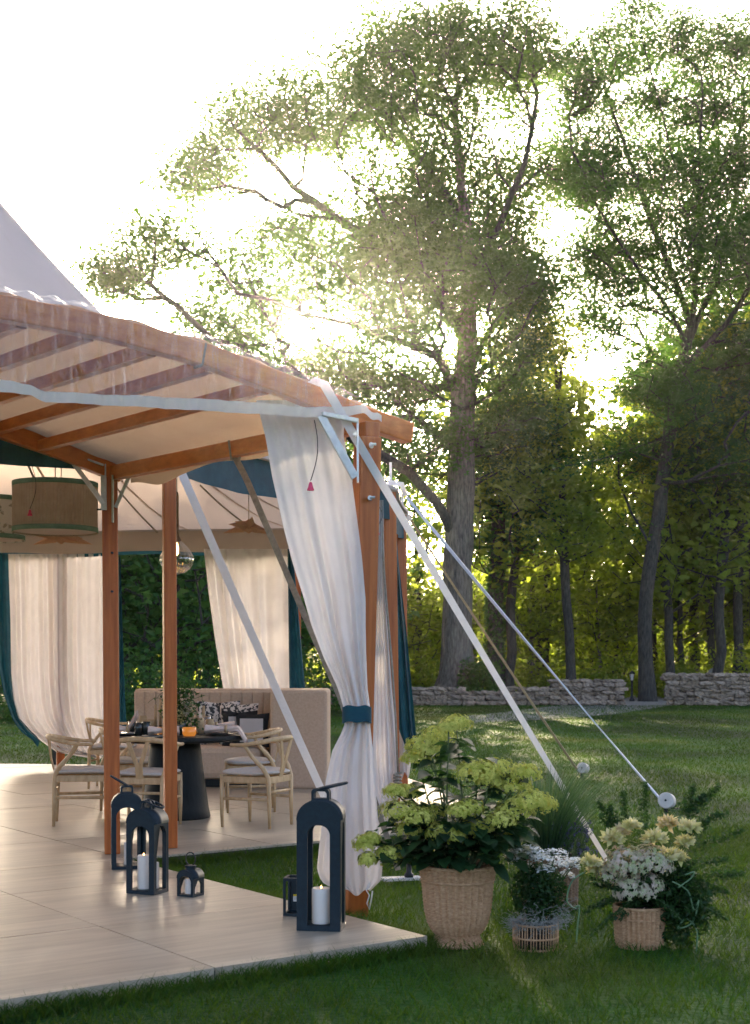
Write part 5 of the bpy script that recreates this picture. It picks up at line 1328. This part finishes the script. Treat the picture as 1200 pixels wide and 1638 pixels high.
def sun_gap(v, f):
    # the crown is thin where the low sun breaks through
    q = v.reshape(-1,4,3); c = q.mean(1); g0 = np.array([-128/F*50, 50.0, CH + (HZ-528)/F*50]); r = np.linalg.norm((c-g0)[:,[0,2]],axis=1)
    keep = np.random.default_rng(3).random(len(c)) < np.clip((r-.42)/.8, .0, 1); q = q[keep]; return q.reshape(-1,3), np.arange(4*len(q)).reshape(-1,4)
def make_tree(name, label, trunk, limbs, pts, base_r, leafm, barkm, rg, per, spread, size, group=None, kpath=.35, thr=.05, flare=1.4, tip_r=.018, elong=1.6, flat=.55, up=.5, ivy=0):
    t = thing(name, label, 'tree', (trunk[0].x, trunk[0].y, 0), group=group)
    nodes, par, rad, ntr = grow_tree(trunk, limbs, pts, base_r, rg, kpath, tip_r)
    tr = part('trunk', trunk_mesh(nodes, rad, ntr, flare), barkm, t, smooth=True)
    par2 = [p if i >= ntr else -1 for i, p in enumerate(par)]
    v, f = branch_mesh(nodes, par2, rad, ntr, 1.0); np_obj('limbs', v, f, 'bark_dark', t, smooth=True)
    v, f = crown_leaves(nodes, par, rad, thr, per, spread, size, rg, up, flat, elong); np_obj('crown', *sun_gap(v, f), leafm, t)
    if ivy:
        zt = ivy; n = 2600; z = rg.random(n)*zt; i = np.clip((z/.8).astype(int),0,ntr-1); a = rg.random(n)*6.283; r = rad[i]*1.05+.02+.10*rg.random(n)
        c = np.stack([nodes[i,0]+r*np.cos(a), nodes[i,1]+r*np.sin(a), z],1); v, f = leaf_quads(c, .15, rg, up=.1); np_obj('ivy', v, f, 'leaf_deep', t)
    return t, len(f)
def PP(lst, D, dD=0): return [P(x, y, D + (dD*k/max(1,len(lst)-1))) for k, (x, y) in enumerate(lst)]
rg = np.random.default_rng(21)
# ---- the great oak
OD = 50.0
blobs = [(330,245,62,55,1.7),(300,300,40,40,1.2),(430,175,90,65,1.6),(350,200,45,35,.7),(560,95,95,70,1),(520,150,80,60,.8),(690,55,120,70,1),(650,130,100,70,1),(850,50,85,60,.9),(800,110,90,70,.9),(470,310,90,70,.6),(400,330,60,60,.5),(610,250,110,90,.7),(560,330,90,60,.6),(760,190,100,90,.7),(640,350,110,70,1.1),(720,330,120,90,.9),(740,250,90,70,.7),(380,440,80,45,1.2),(270,420,80,35,1.7),(180,462,52,30,2.0),(220,470,60,35,1.8),(320,500,80,50,1.6),(450,480,80,50,1.3),(420,560,90,45,1.6),(560,470,110,60,1.3),(540,580,90,50,1.6),(690,450,120,80,1.4),(640,540,90,50,1.5),(620,620,90,50,1.6),(690,600,60,50,1.2),(840,300,80,90,1.0),(860,420,70,80,1.1),(820,500,70,70,1.4),(800,590,70,60,1.4),(780,400,90,80,1.1),(660,700,70,40,1.0),(610,690,50,40,1.2),(480,620,60,40,1.2),(830,680,60,60,1.2),(780,720,60,50,1.0),(760,680,50,35,.9),(695,715,55,40,1.0),(640,745,50,35,1.0),(720,760,45,30,.6)]
pts = ell_points(blobs, OD, 1.15, rg, 5.5)
trunk = PP([(730,1112),(731,1040),(733,950),(735,870),(738,780),(738,700),(742,620),(748,540),(752,450),(745,360),(735,260),(728,160)], OD)
limbs = [PP([(735,855),(700,805),(655,755),(610,728),(560,700)], OD, -2), PP([(742,640),(700,570),(640,545),(570,520),(480,500),(380,470)], OD, -3), PP([(738,720),(775,670),(800,620),(815,560)], OD, 2),
         PP([(748,540),(690,460),(620,400),(540,350),(470,300)], OD, 1), PP([(752,450),(800,360),(840,260),(860,150)], OD, -2), PP([(745,360),(690,280),(630,200),(580,130)], OD, 2), PP([(742,610),(790,520),(840,450)], OD, 3), PP([(742,620),(650,620),(580,600),(500,590)], OD, 3)]
make_tree('oak_tree', 'huge spreading oak with thick pale trunk behind the tent', trunk, limbs, pts, .53, 'leaf_oak', 'bark', rg, 118, .52, .138, kpath=.30, thr=.055, flare=1.75, elong=1.7, flat=.6)
print('oak pts', len(pts))
# ---- tall leaning tree on the right with fanning limbs
RD = 51.0
blobs = [(960,60,60,50,.6),(1040,40,80,60,.8),(1130,40,90,60,.9),(1220,60,80,80,1),(930,150,60,60,.7),(1010,150,80,60,.6),(1100,150,90,70,.8),(1190,170,80,80,.9),(920,250,60,60,.9),(1000,260,80,60,.7),(1090,270,90,70,.8),(1180,300,80,80,1),(930,340,60,50,.8),(1010,370,80,60,.9),(1100,390,80,70,1),(1190,430,80,80,1.1),(960,440,70,40,.6),(1040,480,80,50,.8),(1130,520,80,60,1),(1200,560,80,70,1.1),(1100,600,90,45,1.2),(1180,640,80,60,1.2),(1040,600,60,40,.6),(1250,350,80,150,.8),(1290,200,80,140,.7),(1240,600,70,90,.8),(1000,560,40,30,.5),(1130,690,60,40,.9),(945,210,55,90,1.0),(900,180,40,60,.8),(965,390,60,50,.9),(925,420,40,50,.8),(1000,470,70,40,.8),(930,500,50,35,.7),(1060,660,60,50,1.0),(1020,700,50,40,.6),(905,720,40,40,.4),(1180,740,70,50,1.0),(1100,760,60,40,.7),(1030,620,50,40,.8),(1040,700,50,50,.8),(985,640,45,40,.45),(960,560,50,35,.5),(1130,430,80,60,1.0),(1060,320,70,60,.8)]
blobs = [(a,b_,c,d,e*1.5) for a,b_,c,d,e in blobs]
pts = ell_points(blobs, RD, 1.2, rg, 5.0)
trunk = PP([(1036,1116),(1033,1060),(1031,1000),(1034,950),(1044,880),(1056,810),(1064,740),(1074,660),(1090,590),(1105,520),(1115,430),(1120,330),(1120,230),(1122,120)], RD)
limbs = [PP([(1105,560),(1060,480),(1000,400),(950,320),(915,240)], RD, -2), PP([(1110,520),(1060,400),(1020,290),(980,180),(950,80)], RD, 1), PP([(1112,480),(1100,350),(1070,230),(1040,110),(1010,10)], RD, -2), PP([(1105,540),(1150,430),(1180,300),(1190,150)], RD, 2), PP([(1090,590),(1160,520),(1220,420),(1260,300)], RD, -1),
         PP([(1096,620),(1040,560),(980,530),(920,510)], RD, -3), PP([(1060,790),(1100,770),(1150,745),(1200,735)], RD, -2), PP([(1070,700),(1020,715),(960,735),(905,745)], RD, -4), PP([(1045,880),(1010,820),(990,770)], RD, 1)]
make_tree('leaning_tree', 'tall dark trunk leaning right with limbs fanning upwards beside the wall opening', trunk, limbs, pts, .25, 'leaf_right', 'bark_dark', rg, 104, .44, .132, kpath=.18, thr=.05, flare=1.4, elong=1.9, flat=.45, up=.8)
print('right pts', len(pts))
# ---- slim tree between them
SD_ = 52.0
blobs = [(880,640,50,60,.9),(850,560,50,60,.8),(900,560,40,40,.5),(840,680,60,60,1),(870,760,60,50,.9),(920,800,60,45,.8),(830,770,50,50,.9),(900,860,60,40,.6),(950,880,50,35,.5),(930,700,50,40,.4),(920,620,40,40,.35)]
pts = ell_points(blobs, SD_, .9, rg, 3)
trunk = PP([(914,1112),(912,1040),(906,960),(903,900),(902,830),(899,770),(890,700),(893,640),(888,580),(880,520)], SD_)
make_tree('slim_tree', 'slim dark trunk rising behind the raised end of the low wall', trunk, [], pts, .175, 'leaf_wood', 'bark_dark', rg, 90, .42, .17, thr=.05, flare=1.3)
# ---- ivy clad tree beside the oak
blobs = [(800,760,60,70,1),(770,690,60,60,1),(830,700,50,70,1),(790,850,60,50,.9),(760,800,50,60,.8),(840,830,50,60,.8)]
pts = ell_points(blobs, 54, .9, rg, 3); trunk = PP([(792,1110),(793,1000),(796,900),(800,800),(798,700)], 54)
make_tree('ivy_tree', 'dark ivy covered trunk standing just right of the oak', trunk, [], pts, .30, 'leaf_deep', 'bark_dark', rg, 80, .42, .19, thr=.05, ivy=6.5)

# ---- slender trees with visible trunks behind the wall
SL = [(850,60,[(852,1106),(850,1000),(853,900),(848,800),(850,700)],[(850,700,60,70,.8),(870,620,50,50,.6),(830,800,50,40,.6)],.15,'slender straight trunk between the ivy tree and the raised wall end'),
      (1138,58,[(1140,1106),(1136,1000),(1133,880),(1138,780),(1130,680)],[(1130,760,70,60,1),(1160,840,60,45,.8),(1100,830,50,45,.8),(1140,680,60,50,.8)],.16,'slender trunk behind the standing stone'),
      (1182,56,[(1181,1108),(1182,1040),(1180,960),(1186,860),(1180,760)],[(1180,820,60,60,1),(1210,760,60,60,1),(1160,900,50,40,.7)],.19,'dark straight trunk rising behind the taller stone wall'),
      (985,62,[(986,1104),(984,1000),(990,900),(985,800),(975,700)],[(1040,740,50,50,.8),(980,760,60,60,.7),(960,820,50,50,.8),(1010,840,50,45,.8),(970,690,40,50,.35),(1000,900,60,35,.7)],.13,'thin pale trunk behind the lamp post and wall opening'),
      (945,66,[(946,1100),(944,1000),(940,880),(946,780)],[(940,800,50,50,.7),(955,880,50,40,.7),(925,900,50,40,.7)],.11,'thin trunk behind the raised wall end'),
      (1085,64,[(1084,1100),(1086,1000),(1080,900),(1088,800)],[(1085,820,60,50,.9),(1060,890,50,40,.8),(1110,900,50,40,.8)],.12,'thin trunk just right of the leaning tree'),
      (668,60,[(668,1104),(670,1000),(666,880),(670,780)],[(670,790,50,60,.9),(650,870,50,40,.7),(690,860,40,40,.7)],.14,'thin trunk between the tent and the oak')]
for i, (x, D, tk, bl, r0, lb_) in enumerate(SL):
    pts = ell_points(bl, D, .9, rg, 2.6); make_tree('slender_tree', lb_, PP(tk, D), [], pts, r0, 'leaf_wood', 'bark_dark', rg, 34, .45, .19, thr=.05, flare=1.25)
# ---- woodland trees: prototypes copied
def proto(h, rx, zc, rz, nb, seed, leafm, barkm, per, size, r0):
    rg = np.random.default_rng(seed); pts = []
    for _ in range(nb):
        d = rg.normal(size=3); d /= np.linalg.norm(d); q = rg.random()**.45; pts.append(np.array([d[0]*q*rx, d[1]*q*rx, zc + d[2]*q*rz]))
    pts = np.array(pts); lean = rg.normal()*.04*h
    trunk = [Vector((0,0,0)), Vector((lean*.2,0,h*.3)), Vector((lean*.6,.1,h*.6)), Vector((lean,0,h*.85))]
    t, n = make_tree('woodland_tree', '', trunk, [], pts, r0, leafm, barkm, rg, per, .42, size, thr=.045, flare=1.3); return t
protos = [proto(14, 3.4, 8.5, 5.0, 190, 31, 'leaf_wood', 'bark_dark', 16, .34, .17), proto(11, 3.0, 6.0, 4.2, 170, 32, 'leaf_wood', 'bark_dark', 16, .34, .13),
          proto(16, 3.8, 10.5, 5.0, 210, 33, 'leaf_deep', 'bark_dark', 16, .36, .20), proto(8, 2.8, 4.4, 3.4, 160, 34, 'leaf_wood', 'bark', 16, .32, .10), proto(9, 3.4, 5.0, 4.2, 190, 35, 'leaf_deep', 'bark_dark', 18, .30, .16)]
used = set()
WL = ['slender woodland tree with yellow green leaves growing behind the stone walls', 'bushy woodland tree with yellow green leaves growing behind the stone walls', 'tall deep green woodland tree growing behind the stone walls', 'low yellow green understorey tree growing behind the stone walls', 'dense deep green tree standing beyond the tent on the left']
def plant_tree(k, x, D, s, rz, label=None, grp='woodland trees behind the stone walls', sz=None):
    o = protos[k] if k not in used else copy_tree(protos[k]); used.add(k)
    o.location = ((x-600)/F*D, D, -.02); o.scale = (s, s, sz or s); o.rotation_euler = (0,0,rz); tag(o, label or WL[k], 'tree', grp); return o
rr_ = random.Random(77)
# first row just behind the walls
for (k, x, D, s) in ((3,650,58,.8),(3,690,62,.8),(3,850,57,.75),(1,860,64,1.0),(3,960,58,.72),(3,1000,63,.9),(1,1090,58,.95),(3,1150,60,.9),(0,1165,66,1.0),(1,1210,60,1.1),(3,1260,58,1.0),(3,760,60,.8),(3,640,70,.8),(3,705,72,.9),(1,930,70,.9),(0,1060,72,.85),(2,1130,76,1.0),(2,1200,74,1.15),(0,1280,70,1.1),(3,900,75,1.0),(3,985,76,1.0),(1,830,78,1.1),(2,770,80,1.0),(2,1240,84,1.3),(0,1100,86,1.0),(1,960,88,1.0),(1,1010,92,1.05),(2,860,92,1.0),(1,735,95,1.1),(0,1180,96,1.2),(3,1050,96,1.3),(3,920,98,1.3),(1,800,100,1.3),(1,1120,104,1.4),(1,990,108,1.2)):
    plant_tree(k, x, D, s*(.66 if D >= 72 else 1), rr_.uniform(0,6.28))
for (k, x, D, s) in ((0,815,62,1.15),(0,870,68,1.15),(0,1075,62,1.05),(2,1110,68,1.1),(0,1150,62,1.2),(0,1215,64,1.3),(0,1185,72,1.35),(2,1250,70,1.3),(0,1045,70,.95)):
    plant_tree(k, x, D-8, s*.95, rr_.uniform(0,6.28))
# beyond the tent on the left
for (x, D, s) in ((200,40,.95),(275,36,.85),(120,44,1.05),(330,46,1.1),(40,40,.95),(400,50,1.25),(480,52,1.3),(-60,42,1.0),(240,54,1.35),(80,56,1.35),(160,62,1.5),(300,60,1.5),(440,64,1.6),(0,64,1.5),(360,72,1.7),(200,74,1.7),(60,76,1.7),(440,82,1.8)):
    plant_tree(4, x, D, s, rr_.uniform(0,6.28), grp='deep green trees beyond the tent')
# low shrubs along the wall foot and oak
def shrub(x, D, w_, h_, label, m, n=1500, seed=0, grp=None, size=.13):
    rg = np.random.default_rng(seed); b_ = P(x, HZ, D); b_.z = 0; t = thing('shrub', label, 'shrub', b_, group=grp)
    d = rg.normal(size=(n,3)); d /= np.linalg.norm(d,axis=1,keepdims=True); d[:,2] = np.abs(d[:,2]); lump = 1+.25*np.sin(d[:,0]*5+seed)*np.cos(d[:,1]*4+d[:,2]*5)
    c = np.array([b_.x,b_.y,.05]) + d*(rg.random((n,1))**.35)*lump[:,None]*np.array([w_/2,w_/2,h_]); v, f = leaf_quads(c, size, rg, up=.3); np_obj('foliage', v, f, m, t)
    g = MB(); r_ = random.Random(seed)
    for k in range(7): a = r_.uniform(0,6.28); g.tube([b_, b_+Vector((math.cos(a)*w_*.25, math.sin(a)*w_*.25, h_*.7))], [.03,.01], 5)
    part('stems', g, 'bark_dark', t)
shrub(765, 48.6, 1.7, 1.55, 'round dark green shrub at the foot of the oak trunk', 'leaf_deep', 2600, 1)
for i, (x, D, w_, h_) in enumerate(((945,54,2.6,1.3),(985,56,2.4,1.6),(880,56,2.4,1.3),(1085,55,2.2,1.5),(1120,57,3,1.9),(1190,55,3,1.9),(835,56,2.4,1.4),(690,54,2.4,1.5),(650,54,2.6,1.8),(1240,54,3,2.2),(1055,60,2.6,2.0),(1010,66,3.4,2.2),(930,64,3.4,2.4),(1150,66,3.4,2.6),(720,62,3.2,2.2),(800,64,3.2,2.4),(870,70,3.6,2.6),(1100,72,3.6,2.6),(600,58,3.2,2.0),(560,60,3.2,2.2))):
    shrub(x, D, w_, h_, 'yellow green understorey shrub growing behind the stone walls', 'leaf_wood', 1300, 40+i, 'shrubs behind the stone walls', .17)
for i, (x, D, w_, h_) in enumerate(((170,34,3,1.9),(240,33,3,1.6),(310,35,3,2.0),(110,36,3,1.8),(30,35,3,1.8),(370,38,3,2.1),(440,40,3,2.1),(510,42,3,2.2))):
    shrub(x, D, w_, h_, 'deep green shrub at the wood edge beyond the tent', 'leaf_deep', 1500, 80+i, 'shrubs beyond the tent', .14)

# far-off wood closing the view behind the trees, one mass
rg = np.random.default_rng(55); n = 46000; x = rg.uniform(-75,75,n); D = rg.uniform(112,128,n)
top = 6 + 2.0*np.sin(x*.31) + 1.8*np.sin(x*.83+1) + 1.2*np.sin(x*2.1); z = rg.random(n)**.9*top; v, f = leaf_quads(np.stack([x,D,z],1), .75, rg, up=.3)
o = np_obj('far_wood', v, f, 'leaf_wood'); o['kind'] = 'stuff'; o['label'] = 'far-off wood closing the view behind the trees'; o['category'] = 'wood'
n = 16000; x = rg.uniform(-40,60,n); D = rg.uniform(60,100,n); z = rg.random(n)**1.5*(1.1+.5*np.sin(x*.9)+.4*np.sin(D*.8)); v, f = leaf_quads(np.stack([x,D,z],1), .36, rg, up=.4)
o = np_obj('undergrowth', v, f, 'leaf_wood'); o['kind'] = 'stuff'; o['label'] = 'low leafy undergrowth covering the woodland floor'; o['category'] = 'undergrowth'
# ================================================================== lawn blades
rg = np.random.default_rng(99)
def lawn(n, D0, D1, hmin, hmax, wid, seed, margin=60, fade=None):
    rg = np.random.default_rng(seed); D = np.sqrt(rg.random(n)*(D1*D1-D0*D0)+D0*D0); x = (rg.random(n)*(1200+2*margin)-600-margin)/F*D
    # clumpiness
    nz = np.sin(x*3.1+D*1.7)*np.sin(D*2.3-x*1.1)+np.sin(x*9.1)*np.sin(D*8.3); keep = (rg.random(n) < .72+.18*nz) & (rg.random(n) < np.interp(D, fade, [.15 if fade[0] > 5 else 1,1,1,.1]))
    x, D = x[keep], D[keep]
    inside = np.array([in_floor(a, b_, .01) for a, b_ in zip(x, D)]); x, D = x[~inside], D[~inside]; n = len(x)
    h = hmin+(hmax-hmin)*rg.random(n)**1.5; a = rg.random(n)*6.283; lean = .15+.5*rg.random(n); dirs = np.stack([lean*np.cos(a), lean*np.sin(a), np.ones(n)],1); dirs /= np.linalg.norm(dirs,axis=1,keepdims=True)
    roots = np.stack([x, D, np.zeros(n)],1); return roots, dirs, h, np.full(n, wid)*(.7+.6*rg.random(n))
def edge_grass():
    rg = np.random.default_rng(8); n = 16000; X, Y = [], []
    segs_ = [(AB(-3.66,0),AB(0,0)),(AB(0,0),AB(0,3.36)),(AB(0,3.36),AB(3.3,3.36))]
    for a, b_ in segs_:
        m = int(n*(b_-a).length/10.5); t = rg.random(m); d = (b_-a).normalized(); o = Vector((d.y,-d.x,0)); w_ = .012+.13*rg.random(m)**1.6
        X.append(a.x+(b_.x-a.x)*t+o.x*w_); Y.append(a.y+(b_.y-a.y)*t+o.y*w_)
    x = np.concatenate(X); D = np.concatenate(Y); n = len(x); a = rg.random(n)*6.283; lean = .1+.45*rg.random(n); dirs = np.stack([lean*np.cos(a), lean*np.sin(a), np.ones(n)],1); dirs /= np.linalg.norm(dirs,axis=1,keepdims=True)
    return np.stack([x,D,np.zeros(n)],1), dirs, .05+.085*rg.random(n)**1.6, np.full(n,.0052)
sets = [lawn(120000, 5.0, 12.0, .04, .115, .0058, 1, 260, (5,8,12,12)), lawn(190000, 7.5, 26.0, .035, .085, .007, 2, 120, (7.5,11,15,26)), lawn(170000, 14.0, 46.0, .03, .075, .015, 3, 60, (14,24,46,47)), edge_grass()]
for i, (ro, di, h, wd) in enumerate(sets):
    o = blade_obj('grass', ro, di, h, wd, 2, .35, rg, 'blade'); o['kind'] = 'stuff'; o['label'] = 'short mown lawn grass'; o['category'] = 'grass'

# ================================================================== thin scattering volume, added to give the low sun its glow
m = bpy.data.materials.new('glow_haze'); m.use_nodes = True; nt_ = m.node_tree; nt_.nodes.remove(nt_.nodes['Principled BSDF'])
pv = nt_.nodes.new('ShaderNodeVolumePrincipled'); pv.inputs['Color'].default_value = (1,.95,.86,1); pv.inputs['Density'].default_value = .00028; pv.inputs['Anisotropy'].default_value = .90
nt_.links.new(pv.outputs[0], nt_.nodes['Material Output'].inputs['Volume']); M['glow_haze'] = m
g = MB(); g.box((0,62,15.5),(220,150,33)); o = part('haze', g, 'glow_haze'); o['kind'] = 'stuff'

# leafy and petalled masses are too fine to pick apart: each is one part
for o in bpy.data.objects:
    if o.type == 'MESH' and o.name.split('.')[0] in ('foliage','crown','ivy','fern_foliage','strands','blades','flower_spikes','flower_head','hydrangea_head','bloom','flower_cluster'): o['kind'] = 'stuff'
